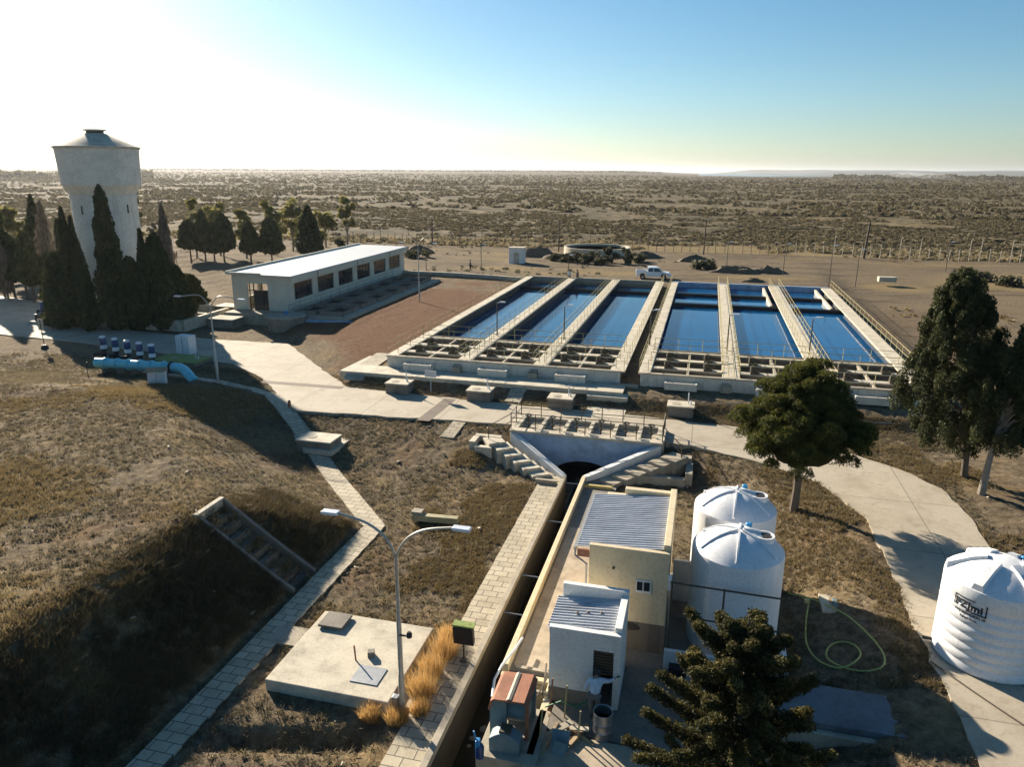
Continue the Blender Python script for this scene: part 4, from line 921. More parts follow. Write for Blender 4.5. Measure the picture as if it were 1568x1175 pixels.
# sign boards on the basin walkway
for (u,v,lab) in ((660,583,'small white notice board on two thin legs in front of the left basin wall'),):
    q=at(u,v+14,.4); o=thing('notice_board',Vector((q.x,q.y,.2)),-SA,lab,'sign'); b=MB(); b.box(-.45,.45,-.03,0,1.1,1.6); b.build('board','white',o); b=MB(); b.tube([(0,0,0),(0,0,1.1)],.03,6); b.build('leg','led',o)
    b=MB()
    for k in range(3): b.box(-.32,.32,-.036,-.031,1.22+k*.12,1.25+k*.12)
    b.build('sign_line','steel',o)

# ---------------------------------------------------------------- lamps and poles
def lamp(loc,label,H=7.2,fork=5.9,reach=2.15,rz=-SA,arms=(-1,1),r=.075,box=False,group='double-arm street lamps'):
    t=thing('street_lamp',loc,rz,label,'street lamp',group)
    b=MB(); b.tube([(0,0,0),(0,0,1.6),(0,0,1.65),(0,0,fork*.62),(0,0,fork*.63),(0,0,fork)],[r*1.35,r*1.35,r*1.1,r*1.1,r*.8,r*.75],10); b.build('pole','galv',t,True)
    for a in arms:
        pts=[(0,0,fork-.02),(a*.12,0,fork+.35),(a*.45,0,fork+.8),(a*1.0,0,fork+1.12),(a*reach,0,H+.05)]
        b=MB(); b.tube(smooth_path(pts,5),r*.55,8); g=b.build('arm','galv',t,True)
        b=MB(); b.box(min(a*reach,a*(reach+.55)),max(a*reach,a*(reach+.55)),-.13,.13,H+.0,H+.1); b.build('lamp_head','led',g,bevel=.02)
    if box: b=MB(); b.box(-.32,-.12,-.12,.1,.0,.75); b.build('junction_box','steel',t,bevel=.01); b=MB(); b.tube([(0,-.05,3.1),(.35,-.1,3.15)],.03,6); b.lathe([(.09,0),(.1,.1),(.05,.2)],8,(.38,-.1,3.12)); b.build('camera_bracket','black',t)
    return t
lamp(W(-8.5,18.95,-1.2),'tall double-arm street lamp standing at the corner of the big foreground slab',H=7.0,fork=5.75,reach=1.85,box=True)
q=at(334,590,0); lamp(Vector((q.x,q.y,0)),'pale double-arm street lamp beside the shaded road at left',H=6.6,fork=5.7,reach=2.5)
q=at(641,463,1.1); lamp(Vector((q.x,q.y,1.0)),'slim double-arm street lamp in front of the long ivory building',H=6.9,fork=6.5,reach=1.8,r=.06)
def slim(loc,label,H,group='slim lamp posts on the basin walls',head=True,mat='rail_dark'):
    t=thing('lamp_post',loc,-SA,label,'lamp post',group); b=MB(); b.tube([(0,0,0),(0,0,H)],[.06,.045],8); b.build('pole',mat,t)
    if head: b=MB(); b.tube([(0,0,H-.02),(.35,0,H+.1)],.04,6); b.box(.3,.75,-.1,.1,H+.04,H+.14); b.build('lamp_head','led',t)
    return t
for (s,t_,lab) in ((-17.75,63.6,'slim lamp post on the first dividing wall from the left, at the chambers'),(-11.6,63.6,'slim lamp post on the second dividing wall of the left basins'),(2.3,63.2,'slim lamp post on the broad walkway wall between the bright blue basins'),(8.8,63.6,'slim lamp post by the rightmost dividing wall of the bright blue basins'),(-4.1,63.5,'slim lamp post on the left edge wall of the bright blue basins')):
    slim(W(s,t_,1.7),lab,3.0)
POLES=[(660,376,5.6,'dark wooden pole on the far fence line, leftmost of the tall ones'),(853,384,6.2,'dark wooden pole standing left of the round open reservoir'),(1075,386,6.6,'tallest thin wooden pole on the fence, right of the round reservoir'),(1320,390,6.6,'thick leaning wooden pole on the fence at right')]
for u,v,H,lab in POLES:
    q=at(u,v,1.1); t=thing('wooden_pole',Vector((q.x,q.y,1.0)),-SA,lab,'pole','wooden poles along the fence'); b=MB(); b.tube([(0,0,-.2),(.06 if u!=1320 else .35,0,H)],[.15,.1] if u!=1320 else [.24,.16],8); b.build('pole','wood_pole',t); b=MB(); b.box(-.7,.7,-.06,.06,H-.5,H-.38); b.build('crossarm','wood_pole',t)
for u,v,H,lab in ((1110,412,4.6,'thin steel post behind the far wall, near the earth heaps'),(1197,415,4.6,'thin steel post behind the right basins, between the earth heaps and fence pole'),(1267,432,5.5,'thin steel post at the far right corner of the basins'),(1308,432,5.0,'thin steel post just right of the basins far corner'),(1446,408,4.6,'thin steel post above the tip of the tall right cypress'),(735,414,4.0,'thin steel post near the lone walker beyond the left basins'),(651,418,2.2,'short dark post beyond the long ivory building'),(868,428,3.6,'thin steel post beside the two men at the basins far end')):
    q=at(u,v,1.1); slim(Vector((q.x,q.y,1.0)),lab,H,'thin posts behind the basins',u not in(651,),'rail_dark')

# ---------------------------------------------------------------- far side: reservoir, block, pickup
q=at(917,392,1.0); rv=thing('round_reservoir',Vector((q.x,q.y+6,.95)),0,'round low open reservoir with a whitish wall beyond the basins','reservoir')
MB().lathe([(6.3,0),(6.3,1.35),(5.9,1.35),(5.85,.2),(.1,.2)],40).build('wall','pale_concrete',rv,True); MB().lathe([(5.84,.95),(.1,.95)],40).build('cover','dark_concrete',rv)
q=at(790,402,1.0); o=thing('white_block',Vector((q.x,q.y,.9)),R(-8),'small windowless white cube hut beyond the left basins','hut'); b=MB(); b.box(-1.3,1.3,-1.2,1.2,0,2.6); b.build('wall','whitewash',o,bevel=.03); b=MB(); b.box(-1.4,1.4,-1.3,1.3,2.61,2.72); b.build('roof','concrete',o); b=MB(); b.box(-.45,.45,-1.225,-1.205,0,1.9); b.build('door','pale_concrete',o)
q=at(1356,424,1.0); o=thing('concrete_trough',Vector((q.x,q.y,.9)),R(-10),'low rectangular concrete trough on the dirt beyond the right basins','trough'); b=MB(); b.box(-1.2,1.2,-.5,.5,0,.7); b.build('trough','pale_concrete',o,bevel=.03)
def pickup(loc,rz):
    t=thing('pickup_truck',loc,rz,'white double-cab pickup truck parked on the dirt beyond the basins','pickup truck')
    body=[(-2.45,.55),(-2.5,1.05),(-.95,1.08),(.95,1.08),(1.3,1.08),(2.25,.98),(2.5,.78),(2.5,.45),(2.05,.40),(1.95,.72),(1.7,.86),(1.35,.86),(1.1,.72),(1.0,.40),(-1.0,.40),(-1.1,.72),(-1.35,.86),(-1.7,.86),(-1.95,.72),(-2.05,.42),(-2.45,.42)]
    b=MB(); b.extr(body,-.88,.88,'y'); g=b.build('body','car_white',t,bevel=.04)
    b=MB(); b.box(-2.4,-1.0,-.75,.75,1.081,1.09); b.build('load_bed','black',t)
    for y in (-.88,.82): b=MB(); b.box(-2.48,-.95,y,y+.06,1.05,1.32); b.build('bed_side','car_white',t,bevel=.01)
    b=MB(); b.box(-2.5,-2.44,-.82,.82,1.05,1.32); b.build('tailgate','car_white',t,bevel=.01)
    cabp=[(-.95,1.08),(-.82,1.70),(-.6,1.78),(.45,1.76),(.75,1.66),(1.35,1.10)]
    b=MB(); vs=[(x,y*(.86 if z<1.2 else .74),z) for y in (-1,1) for x,z in cabp]; n=len(cabp)
    b.add(vs,[tuple(range(n)),tuple(range(2*n-1,n-1,-1))]+[(i,i+n,(i+1)%n+n,(i+1)%n) for i in range(n)]); cb_=b.build('cab','car_white',t,bevel=.03)
    for sg in (-1,1):
        for xs in ((-.72,-.08,-.62),(.02,1.02,.62)):
            b=MB(); x0,x1,_=xs; q=.875*sg; top=.765*sg
            pts=[(x0,q*.985,1.16),(x1,q*.985,1.16),(min(x1,.62),top*1.02,1.62),(x0+.06,top*1.02,1.62)]
            b.add([Vector(p)+Vector((0,.012*sg,0)) for p in pts],[(0,1,2,3)]); b.build('side_window','glass',cb_)
    b=MB(); b.add([(1.30,-.75,1.16),(1.30,.75,1.16),(.80,.68,1.66),(.80,-.68,1.66)],[(0,1,2,3)]); b.build('windscreen','glass',cb_)
    for x in (-1.53,1.53):
        for y in (-.86,.86):
            b=MB(); b.tube([(x,y-.12,.36),(x,y+.12,.36)],.37,20); w_=b.build('wheel','rubber',t,True); b=MB(); s_=1 if y>0 else -1; b.tube([(x,y+s_*.121,.36),(x,y+s_*.135,.36)],.2,14); b.build('rim','steel',w_)
    b=MB(); b.box(2.46,2.56,-.8,.8,.42,.62); b.build('bumper','steel',t,bevel=.02)
    for y in (-.7,.5): b=MB(); b.box(2.40,2.515,y,y+.25,.68,.86); b.build('headlight','led',t,bevel=.02)
    b=MB(); b.tube([(-.9,-.7,1.35),(-.9,-.7,1.85),(-.9,.7,1.85),(-.9,.7,1.35)],.04,6); b.build('roll_bar','rail_dark',t)
    for y in (-1,1): b=MB(); b.box(.85,.98,y*.95-.06,y*.95+.06,1.15,1.35); b.build('mirror','black',t,bevel=.02)
    return t
q=at(998,424,1.05); pickup(Vector((q.x,q.y,.99)),R(-8))
# ================================================================ PLANTS
def cyp_mesh(name,h,r,n,seed,base=.0,shape=.8,leaf=.22,ragged=.18,mat='cypress',tipy=.9,up=.9,dens_in=.25):
    """narrow conifer crown: leaf sprays on a lumpy spindle, returns mesh data"""
    g=np.random.default_rng(seed)
    q=g.random(n)**.85; z=base+q*(h-base)
    k=(z-base)/(h-base)
    prof=np.minimum(1,(k/.12)**.6)*np.clip(1-k,0,1)**shape*1.15; prof=np.minimum(prof,1)
    a=g.uniform(0,2*pi,n)
    lump=1+ragged*(fbm(a*1.6+seed,z*.9+seed,3)-.5)*3.2
    ins=np.where(g.random(n)<dens_in,g.uniform(.3,.9,n),1-.12*g.random(n))
    rr=r*prof*lump*ins
    C=np.c_[rr*np.cos(a),rr*np.sin(a),z]
    cl=fbm(a*3+seed*2,z*1.6,2)
    V,F,t=leaves(C,leaf,1.9,up,np.clip(.15+cl*.6+.35*g.random(n)+(ins>.85)*.1-.15,0,1))
    # opaque inner core
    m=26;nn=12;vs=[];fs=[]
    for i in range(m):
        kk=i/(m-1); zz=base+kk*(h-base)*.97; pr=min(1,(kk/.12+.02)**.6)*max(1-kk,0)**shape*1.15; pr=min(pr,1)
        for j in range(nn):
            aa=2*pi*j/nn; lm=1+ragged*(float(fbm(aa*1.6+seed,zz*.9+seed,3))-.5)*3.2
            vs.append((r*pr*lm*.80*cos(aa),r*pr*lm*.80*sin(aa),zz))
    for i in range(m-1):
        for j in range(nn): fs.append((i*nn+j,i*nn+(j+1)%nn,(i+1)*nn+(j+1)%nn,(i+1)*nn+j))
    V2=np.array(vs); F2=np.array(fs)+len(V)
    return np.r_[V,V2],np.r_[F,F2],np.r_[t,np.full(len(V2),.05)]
def conifer(name,loc,h,r,n,seed,label,group,base=0.0,trunk=.12,mat='cypress',**k):
    t=thing(name,loc,random.uniform(0,6),label,'tree',group)
    V,F,ti=cyp_mesh('crown',h,r,n,seed,base=base,mat=mat,**k); np_mesh('crown',V,F,mat,t,ti)
    b=MB(); b.tube([(0,0,-.4),(.05,0,base*.5+.2),(0,.03,h*.6)],[trunk*1.3,trunk,trunk*.5],8); b.build('trunk','bark',t)
    return t
def plant_at(u,v,z=None):
    z=0 if z is None else z
    for _ in range(4):
        q=at(u,v,z); z=gw(q.x,q.y)
    return Vector((q.x,q.y,z))
def height_to(p,v,u=None):
    """height of an upright thing at p whose tip shows at photo row v"""
    y=(v-587.5)/FPX; dy=cos(PITCH)-y*sin(PITCH); dz=-sin(PITCH)-y*cos(PITCH)
    return CAMH+p.y*dz/dy-p.z
G1='cypresses around the water tower'; G2='cypresses in a row beyond the ivory building'
TREES=[ # u, v base, v tip, radius, base clearance, label, group, kind
(181,512,288,1.80,0,'tallest dark cypress, right in front of the water tower shaft',G1,.55),
(120,508,322,1.35,0,'slender dark cypress left of the water tower, its tip twin-pointed',G1,.7),
(131,506,336,1.0,0,'narrow cypress just right of the twin-pointed one by the tower',G1,.7),
(139,514,378,1.2,0,'pointed cypress at the foot of the tower, left of the tallest',G1,.75),
(100,510,390,2.0,0,'broad dark cypress filling the left foot of the water tower',G1,.4),
(210,512,398,1.5,0,'low broad cypress at the right foot of the water tower',G1,.35),
(232,510,355,1.15,0,'narrow reddish-brown cypress right of the water tower',G1,.8),
(252,512,362,1.8,0,'wide dark cypress right of the water tower beside a bare poplar',G1,.45),
(275,508,410,1.7,0,'low dark cypress at the right end of the tower clump',G1,.4),
(290,482,424,1.9,.3,'small round dark conifer beside the white-rimmed cells',G1,.3),
(6,462,296,2.6,1.2,'large dark cypress cut by the left edge of the photo',G1,.7),
(22,462,365,2.2,2.0,'dense dark tree standing second from the left edge',G1,.4),
(42,468,395,2.0,2.5,'short dark tree with bare lower trunk near the left edge',G1,.35),
(66,440,303,2.1,1.6,'tall pointed dark cypress left of the tower beside a bare poplar',G1,.8),
(52,472,360,1.6,2.2,'thin dark tree on a clear trunk left of the plinth pumps',G1,.5),
(88,470,392,1.9,.8,'olive-brown bushy cypress between the left trees and the tower',G1,.3),
(98,430,340,1.0,.5,'thin far cypress just left of the tower',G1,.6),
(291,404,341,1.9,2.2,'egg-shaped cypress on a thin trunk, first of the row by the tower',G2,.42),
(313,405,325,1.5,1.6,'slim pointed cypress, second of the row by the tower',G2,.6),
(327,408,345,1.4,1.8,'small cypress pressed between two taller ones of the row',G2,.5),
(342,406,330,2.0,1.8,'broader cypress, fourth in the row beyond the road',G2,.5),
(383,410,343,1.5,1.9,'small slim cypress standing alone in the middle of the row',G2,.5),
(415,408,337,2.1,1.7,'egg-shaped cypress just left of the ivory building roof',G2,.5),
(473,396,317,2.5,.2,'big dark pyramid cypress rising behind the ivory building roof',G2,.62),
]
for k,(u,v,vt,r,cl,lab,grp,shp) in enumerate(TREES):
    r*=.86 if k<17 else 1
    p=plant_at(u,v); h=height_to(p,vt); far=p.length>125
    conifer('cypress_tree',p,h,r,int(6500 if not far else 3000),k+3,lab,grp,base=cl,trunk=.13,shape=shp,leaf=.21 if not far else .30,ragged=.34)
def gum(name,loc,h,r,n,seed,label,group,mat='gum',base=.35,clumps=14,leaf=.35,trunk='trunk_pale',cat='tree'):
    t=thing(name,loc,0,label,cat,group); g=np.random.default_rng(seed); C=[];T=[]
    b=MB(); 
    for c in range(clumps):
        a=g.uniform(0,2*pi); q=g.uniform(base,1); rr=r*g.uniform(.1,1)*(1-.35*abs(q-.62)/.4)
        cc=np.array([rr*cos(a),rr*sin(a),h*q*.95]); cr=r*g.uniform(.28,.48)
        m=n//clumps; d=g.normal(size=(m,3)); d/=np.linalg.norm(d,axis=1)[:,None]; C.append(cc+d*cr*g.uniform(.4,1.05,(m,1))*np.array([1,1,.9])); T.append(np.clip(g.uniform(0,.5)+g.random(m)*.5,0,1))
        if c%2==0: b.tube([(0,0,h*.25),(cc[0]*.5,cc[1]*.5,h*(.25+q*.3)),tuple(cc)],[.09,.06,.025],5)
    V,F,ti=leaves(np.concatenate(C),leaf,1.6,.1,np.concatenate(T)); np_mesh('crown',V,F,mat,t,ti)
    b.tube([(0,0,-.3),(.1,0,h*.3),(0,.1,h*.75)],[.19,.14,.05],7); b.build('trunk',trunk,t); return t
GG='yellowish gum trees behind the cypress row'
for k,(u,v,vt,r,lab) in enumerate([(30,430,318,2.2,'sparse yellow-green gum tree seen between the left cypresses'),(300,400,306,1.6,'yellow-green gum tree behind the first row cypress'),(336,396,312,2.6,'wide yellow-green gum tree behind the row near the tower'),(376,400,322,1.7,'thin yellow gum tree behind the small lone cypress'),(417,394,306,2.1,'rounded green gum tree behind the egg-shaped cypress near the roof'),(447,388,308,2.6,'gum tree with bare lower trunk left of the pyramid cypress'),(497,382,322,2.4,'low brownish gum tree right of the pyramid cypress'),(530,378,303,2.1,'tall yellow-green gum tree, last one right above the ivory roof'),(212,400,290,1.4,'dark leafy tree top showing at the right side of the tower')]):
    p=plant_at(u,v,1); gum('gum_tree',p,height_to(p,vt),r,1500,k+50,lab,GG)
def poplar(u,v,vt,r,lab,seed):
    p=plant_at(u,v); h=height_to(p,vt); t=thing('bare_poplar',p,0,lab,'tree','bare poplars'); g=np.random.default_rng(seed)
    b=MB(); b.tube([(0,0,-.2),(0,.05,h*.5),(0,0,h)],[.16,.1,.03],7); b.build('trunk','trunk_pale',t); b=MB()
    for k in range(60):
        z0=g.uniform(.12,.8)*h; a=g.uniform(0,2*pi); L=g.uniform(.15,.34)*h*(1.1-z0/h); q=r*g.uniform(.5,1)*min(1,(h-z0)/h*1.4)
        b.tube([(0,0,z0),(q*.7*cos(a),q*.7*sin(a),z0+L*.5),(q*cos(a),q*sin(a),min(z0+L*1.2,h))],[.05,.035,.015],4,False)
    b.build('branches','twigs_wood' if 'twigs_wood' in M else 'trunk_pale',t)
    n=1200; z=g.uniform(.15,1,n)*h; a=g.uniform(0,2*pi,n); rr=r*np.minimum(1,(1.05-z/h)*2.2)*g.uniform(.2,1,n)
    V,F,ti=leaves(np.c_[rr*np.cos(a),rr*np.sin(a),z],.16,5,1.6); np_mesh('twigs',V,F,'twigs',t,ti)
poplar(268,508,318,1.0,'bare greyish poplar right of the wide cypress by the tower',5); poplar(82,462,312,1.3,'pale leafless poplar left of the tower',6)
poplar(12,470,372,.9,'leafless thin poplar at the left edge among dark trees',7)
# small shrubs
for k,(u,v,r,h,lab) in enumerate([(935,400,1.9,3.2,'dark rounded bush in front of the round reservoir, right of centre'),(955,402,1.5,3.6,'tall narrow bush at the right of the round reservoir'),(905,398,2.2,2.0,'low dry bush under the round reservoir wall'),(880,398,1.8,1.6,'small grey bush at the left of the round reservoir'),(862,400,2.0,1.4,'lowest brown bush at the left end of the reservoir bank'),(895,402,1.8,1.8,'brown bush at the front of the reservoir bank, under the whitish wall'),(920,403,1.7,1.5,'low brown bush between the two tall ones by the reservoir'),(975,399,2.2,1.5,'wide brown bush between reservoir and pickup'),(845,398,1.5,1.0,'small brown bush right of the white cube hut'),(1075,408,2.4,1.2,'low dark bush right of the pickup'),(632,396,3,1.6,'dark low bush right behind the ivory building'),(248,372,1.6,3.2,'small dark bush right of the tower far behind'),(232,368,1.2,3.6,'small pointed bush right of the tower far behind'),(519,382,1.6,2.2,'small bush under the last gum tree'),(1495,420,3,1.2,'low bush on the dirt right of the tall cypress tip'),(1545,428,2.4,1.1,'low dry bush near the right edge on the dirt')]):
    p=plant_at(u,v,1); gum('bush',p,h*.72,r*.85,700,k+90,lab,'scattered bushes','bush',.15,7,.3,'bark',cat='bush')

# round pine, tall cypresses right
def pine():
    p=plant_at(1217,775,-.5); t=thing('round_pine',p,0,'round bright-green pine with a bare trunk between the basins and white tanks','tree')
    g=np.random.default_rng(11); h=height_to(p,550); r=3.25; C=[];T=[];cc0=np.array([0,0,h*.58]); b=MB()
    for c in range(340):
        d=g.normal(size=3); d/=np.linalg.norm(d)
        if d[2]<-.55: d[2]=-.55*g.random()
        q=g.uniform(.55,1.0); sc_=np.array([r*.98,r*.98,h*.40]); 
        if d[2]>0: sc_=sc_*(1-.0*d[2])
        low=1 if d[2]<0 else 1-.50*d[2]
        cc=cc0+d*sc_*q*np.array([low,low,1])*(1+.18*(g.random()-.5)); cr=g.uniform(.36,.68)
        m=520; e=g.normal(size=(m,3)); e/=np.linalg.norm(e,axis=1)[:,None]; e[:,2]=np.abs(e[:,2])*.9-.25
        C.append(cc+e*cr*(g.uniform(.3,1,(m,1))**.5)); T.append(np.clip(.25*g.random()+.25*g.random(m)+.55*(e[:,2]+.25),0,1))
        if c%5==0: b.tube([(0,0,h*.26),tuple(cc0*.6+cc*.35),tuple(cc)],[.10,.06,.02],5)
    Cc=np.concatenate(C); Cc=Cc[Cc[:,2]>h*.2]; T=np.concatenate(T)[:len(Cc)]
    _u=np.linspace(0,1,14);vs=[];fs=[]
    for i in range(14):
        ph=pi*i/13-pi/2
        for j in range(18):
            th=2*pi*j/18; lm=.80+.22*(float(fbm(th*2,ph*2+9,3))-.5); vs.append((r*.74*lm*cos(ph)*cos(th)*(1 if ph<0 else 1-.4*sin(ph)),r*.74*lm*cos(ph)*sin(th)*(1 if ph<0 else 1-.4*sin(ph)),h*.57+h*.32*lm*sin(ph)))
    fs=[(i*18+j,i*18+(j+1)%18,(i+1)*18+(j+1)%18,(i+1)*18+j) for i in range(13) for j in range(18)]
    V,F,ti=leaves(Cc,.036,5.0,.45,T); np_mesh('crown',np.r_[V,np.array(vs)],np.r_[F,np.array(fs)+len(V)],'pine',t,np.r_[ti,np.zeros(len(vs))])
    b.tube([(0,0,-.4),(.05,.0,h*.15),(-.02,0,h*.35),(0,0,h*.6)],[.24,.19,.16,.1],9); b.build('trunk','bark',t)
pine()
def loose_cyp(u,v,vt,r,seed,label,lean=0,base=.2,ncl=150,leanx=0,trunkmat='bark'):
    p=plant_at(u,v,0); h=height_to(p,vt); t=thing('tall_cypress',p,0,label,'tree','tall cypresses at the right'); g=np.random.default_rng(seed); C=[];T=[]; b=MB()
    for c in range(ncl):
        q=g.random()**.8; z=h*(base+(1-base)*q); pr=min(1,(q/.18)**.5)*(1-q)**.62*1.12+.04; a=g.uniform(0,2*pi); k=g.uniform(.35,1.05)
        cx=r*pr*k*cos(a)+leanx*z/h; cy=r*pr*k*sin(a); cr=g.uniform(.26,.5)*(1.1-.4*q); m=380
        e=g.normal(size=(m,3)); e/=np.linalg.norm(e,axis=1)[:,None]; e*=np.array([.85,.85,1.6])
        C.append(np.array([cx,cy,z])+e*cr*g.uniform(.2,1,(m,1))**.6); T.append(np.clip(.5*g.random()+.5*g.random(m),0,1))
        if c%4==0: b.tube([(leanx*z/h*.8,0,z*.75),(cx*.6,cy*.6,z*.95),(cx,cy,z)],[.06,.04,.02],4)
    V,F,ti=leaves(np.concatenate(C),.062,2.1,.5,np.concatenate(T)); np_mesh('crown',V,F,'cypress',t,ti)
    b.tube([(0,0,-.4),(leanx*.1,.0,h*.2),(leanx*.5,0,h*.6),(leanx*.95,0,h*.95)],[.2,.15,.10,.03],9); b.build('trunk',trunkmat,t)
loose_cyp(1478,722,416,3.4,21,'tallest dark cypress at the right, its tip far above the basins',leanx=-1.9,base=.16,ncl=330)
loose_cyp(1504,748,505,1.9,22,'paler-trunked shorter cypress at the right, in front of the tallest one',leanx=.8,base=.30,ncl=130,trunkmat='trunk_pale')
# tree in the lower foreground
def cedar():
    b_=W(1.65,17.0,-1.2); t=thing('foreground_cedar',b_,0,'dark shaggy conifer with upswept boughs at the bottom edge of the photo','tree'); g=np.random.default_rng(31); h=6.75; C=[];T=[];b=MB()
    for k in range(74):
        q=(k/74)**.9; z=.9+q*(h-1.3); L=(2.75*(1-q)**.75+.35)*g.uniform(.75,1.12); a=k*2.4+g.uniform(-.4,.4); rise=L*(.05+.55*q)*g.uniform(.6,1.3)
        if q>.74: L*=1.0+.9*g.random()*(q<.9)
        P0=np.array([0,0,z]); P1=np.array([L*.6*cos(a),L*.6*sin(a),z+rise*.25]); P2=np.array([L*cos(a),L*sin(a),z+rise])
        b.tube([tuple(P0),tuple(P1),tuple(P2)],[.05,.035,.012],4)
        for j in range(9):
            f=.25+.75*j/8; c=(1-f)**2*P0+2*f*(1-f)*P1+f*f*P2; m=280; cr=.30*(1.15-.55*f); e=g.normal(size=(m,3)); e/=np.linalg.norm(e,axis=1)[:,None]
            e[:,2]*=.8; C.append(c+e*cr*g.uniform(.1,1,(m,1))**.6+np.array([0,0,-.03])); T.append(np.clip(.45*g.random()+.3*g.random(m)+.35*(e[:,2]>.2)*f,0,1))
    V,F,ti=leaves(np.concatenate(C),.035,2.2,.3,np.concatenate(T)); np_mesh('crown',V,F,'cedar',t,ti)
    b.tube([(0,0,-.3),(0,0,h*.5),(.05,0,h)],[.2,.12,.02],8); b.build('trunk','bark',t)
cedar()

# ---------------------------------------------------------------- grass and scrub
def scatter(n,s0,s1,t0,t1,ok=None,zoff=0.0):
    s=rng.uniform(s0,s1,n); t=rng.uniform(t0,t1,n); keep=~inpoly(s,t,road)
    for h in HOLES: keep&=~((s>h[0]-.3)&(s<h[1]+.3)&(t>h[2])&(t<h[3]+.3))
    keep&=~((s>-8.45)&(s<-5.4)&(t<46)); keep&=~((s>-13.7)&(s<-8.1)&(t>18.8)&(t<23.3)); keep&=~((s>-5.6)&(s<3.5)&(t<40.5)&(t>14)&((s<-3.8)|(t<30.3)))
    keep&=~((s>-27.2)&(s<16)&(t>51.2)&(t<104)); keep&=~((s>-11.6)&(s<-1.2)&(t>40)&(t<46.5)); keep&=~((s>0)&(s<9.4)&(t>20.5)&(t<23.1))
    keep&=~((s>-15.65)&(s<-14.55)&(t<31.6)); d=np.abs((s+t)-16.25)/1.414; keep&=~((d<.55)&(s<-14.9)&(s>-31)&(t>31))
    if ok is not None: keep&=ok(s,t)
    s=s[keep];t=t[keep]; return s,t,np.c_[s*CA+t*SB,-s*SB+t*CA,gz(s,t)-.03+zoff]
M['shade_dark_grass']=leafmat('shade_dark_grass',(.045,.036,.02),(.105,.082,.042),(.26,.19,.09),.2)  # dry grass tones darkened, the slope's shade put into the colour
# turf clumps over the field, as small rounded tufts
s,t,B=scatter(80000,-60,14,12,53,lambda s,t:(fbm(s*.35,t*.35,3)+.25*rng.random(len(s)))>.50)
blades(B,.10*rng.uniform(.5,1.6,len(B)),.020,9,.8,'turf','turf_clumps',.055,label='short brown turf clumps covering the open ground',cat='grass',tintbase=np.clip(fbm(s*.2,t*.2,3)*1.7-.45,0,1))
m=lambda s,t:((-16.1-s)>0)&((-16.1-s)<6.2)&((s+t)<15)&((rng.random(len(s)))<.95)
s,t,B=scatter(11000,-26,-16,8,31,lambda s,t:m(s,t)&(fbm(s*1.3,t*1.3,3)>.30)); keep=~((s>-20.5)&(s<-15.8)&(t>24.6)&(t<26.7)); s=s[keep];t=t[keep];B=B[keep]
blades(B,.34*rng.uniform(.4,1.35,len(B))*ss(-21.5,-19,s),.012,24,.6,'shade_dark_grass','long_grass',.10,label='long dry grass on the shaded slope of the mound',tintbase=np.clip(fbm(s*.5,t*.5,2)*1.5-.45,0,1))
s,t,B=scatter(26000,-60,-20,10,46,lambda s,t:fbm(s*.09+5,t*.09,4)+.1*rng.random(len(s))>.585)
blades(B,.20,.018,12,.5,'drygrass','straw_patches',.10,label='yellow straw patches on top of the mound',tintbase=rng.random(len(B))*.5+.3)
s,t,B=scatter(9000,-14,-8.2,22,42,lambda s,t:(fbm(s*.4+9,t*.4,3)>.5))
blades(B,.12,.02,8,.6,'drygrass','field_straw',.07,label='thin straw in the field between path and canal',tintbase=rng.random(len(B))*.6)
s,t,B=scatter(14000,1,16,20,52,lambda s,t:(fbm(s*.35+3,t*.35,3)>.47))
blades(B,.15,.022,9,.6,'drygrass','verge_straw',.08,label='straw on the verge by the right road',tintbase=rng.random(len(B))*.55)
s,t,B=scatter(14000,-40,16,47,52.5,lambda s,t:(fbm(s*.4+3,t*.4,3)>.45))
blades(B,.11,.02,8,.7,'turf','bank_straw',.1,label='straw on the bank below the basins',tintbase=rng.random(len(B))*.5)
n_=26; S_=rng.uniform(-20,-16.1,n_); T_=25.6+rng.uniform(-.7,.7,n_); B=np.c_[S_*CA+T_*SB,-S_*SB+T_*CA,gz(S_,T_)-.25]
blades(B,.42,.014,40,.5,'drygrass','stair_weeds',.13,label='dry weeds growing over the steps of the mound stairs',tintbase=rng.random(n_)*.8)
# tall orange tussocks by the lamp
tuss=[]
for k,(s_,t_,r_,h_) in enumerate([(-8.25,20.0,.42,1.0),(-8.3,21.1,.38,.95),(-8.2,22.3,.42,.95),(-8.55,18.7,.3,.6),(-9.5,18.6,.25,.5),(-8.4,23.2,.3,.7),(-8.0,19.2,.25,.6)]):
    n=90; a=rng.uniform(0,2*pi,n); q=r_*np.sqrt(rng.random(n)); S_=s_+q*np.cos(a); T_=t_+q*np.sin(a); B=np.c_[S_*CA+T_*SB,-S_*SB+T_*CA,gz(S_,T_)-.0]
    o=blades(B,h_,.008,9,.28,'orange','orange_tussock',.05,kind=None)
    labs=['tall orange grass tussock beside the lamp post, nearest to it','tall orange grass tussock halfway along the big slab','tall orange grass tussock closest to the square floodlight','small orange tussock at the very foot of the lamp post','small straw tuft at the front right corner of the big slab','orange tuft beyond the far right corner of the big slab','low orange tuft growing out of the canal walkway paving']
    meta(o,labs[k],'grass tussock','orange grass tussocks')
s,t,B=scatter(420,-16,12,22,48); blades(B,.24*rng.uniform(.4,1.4,len(B)),.012,22,.6,'straw','rusty_tufts',.13,label='scattered rusty grass tufts in the field',tintbase=rng.random(len(B))*.6)
s,t,B=scatter(5200,-30,16,12,53); m_=len(s); rr=rng.uniform(.02,.07,m_)*(1+2*(rng.random(m_)>.97)); vv=rng.normal(size=(m_,4,3)); vv/=np.linalg.norm(vv,axis=2)[:,:,None]
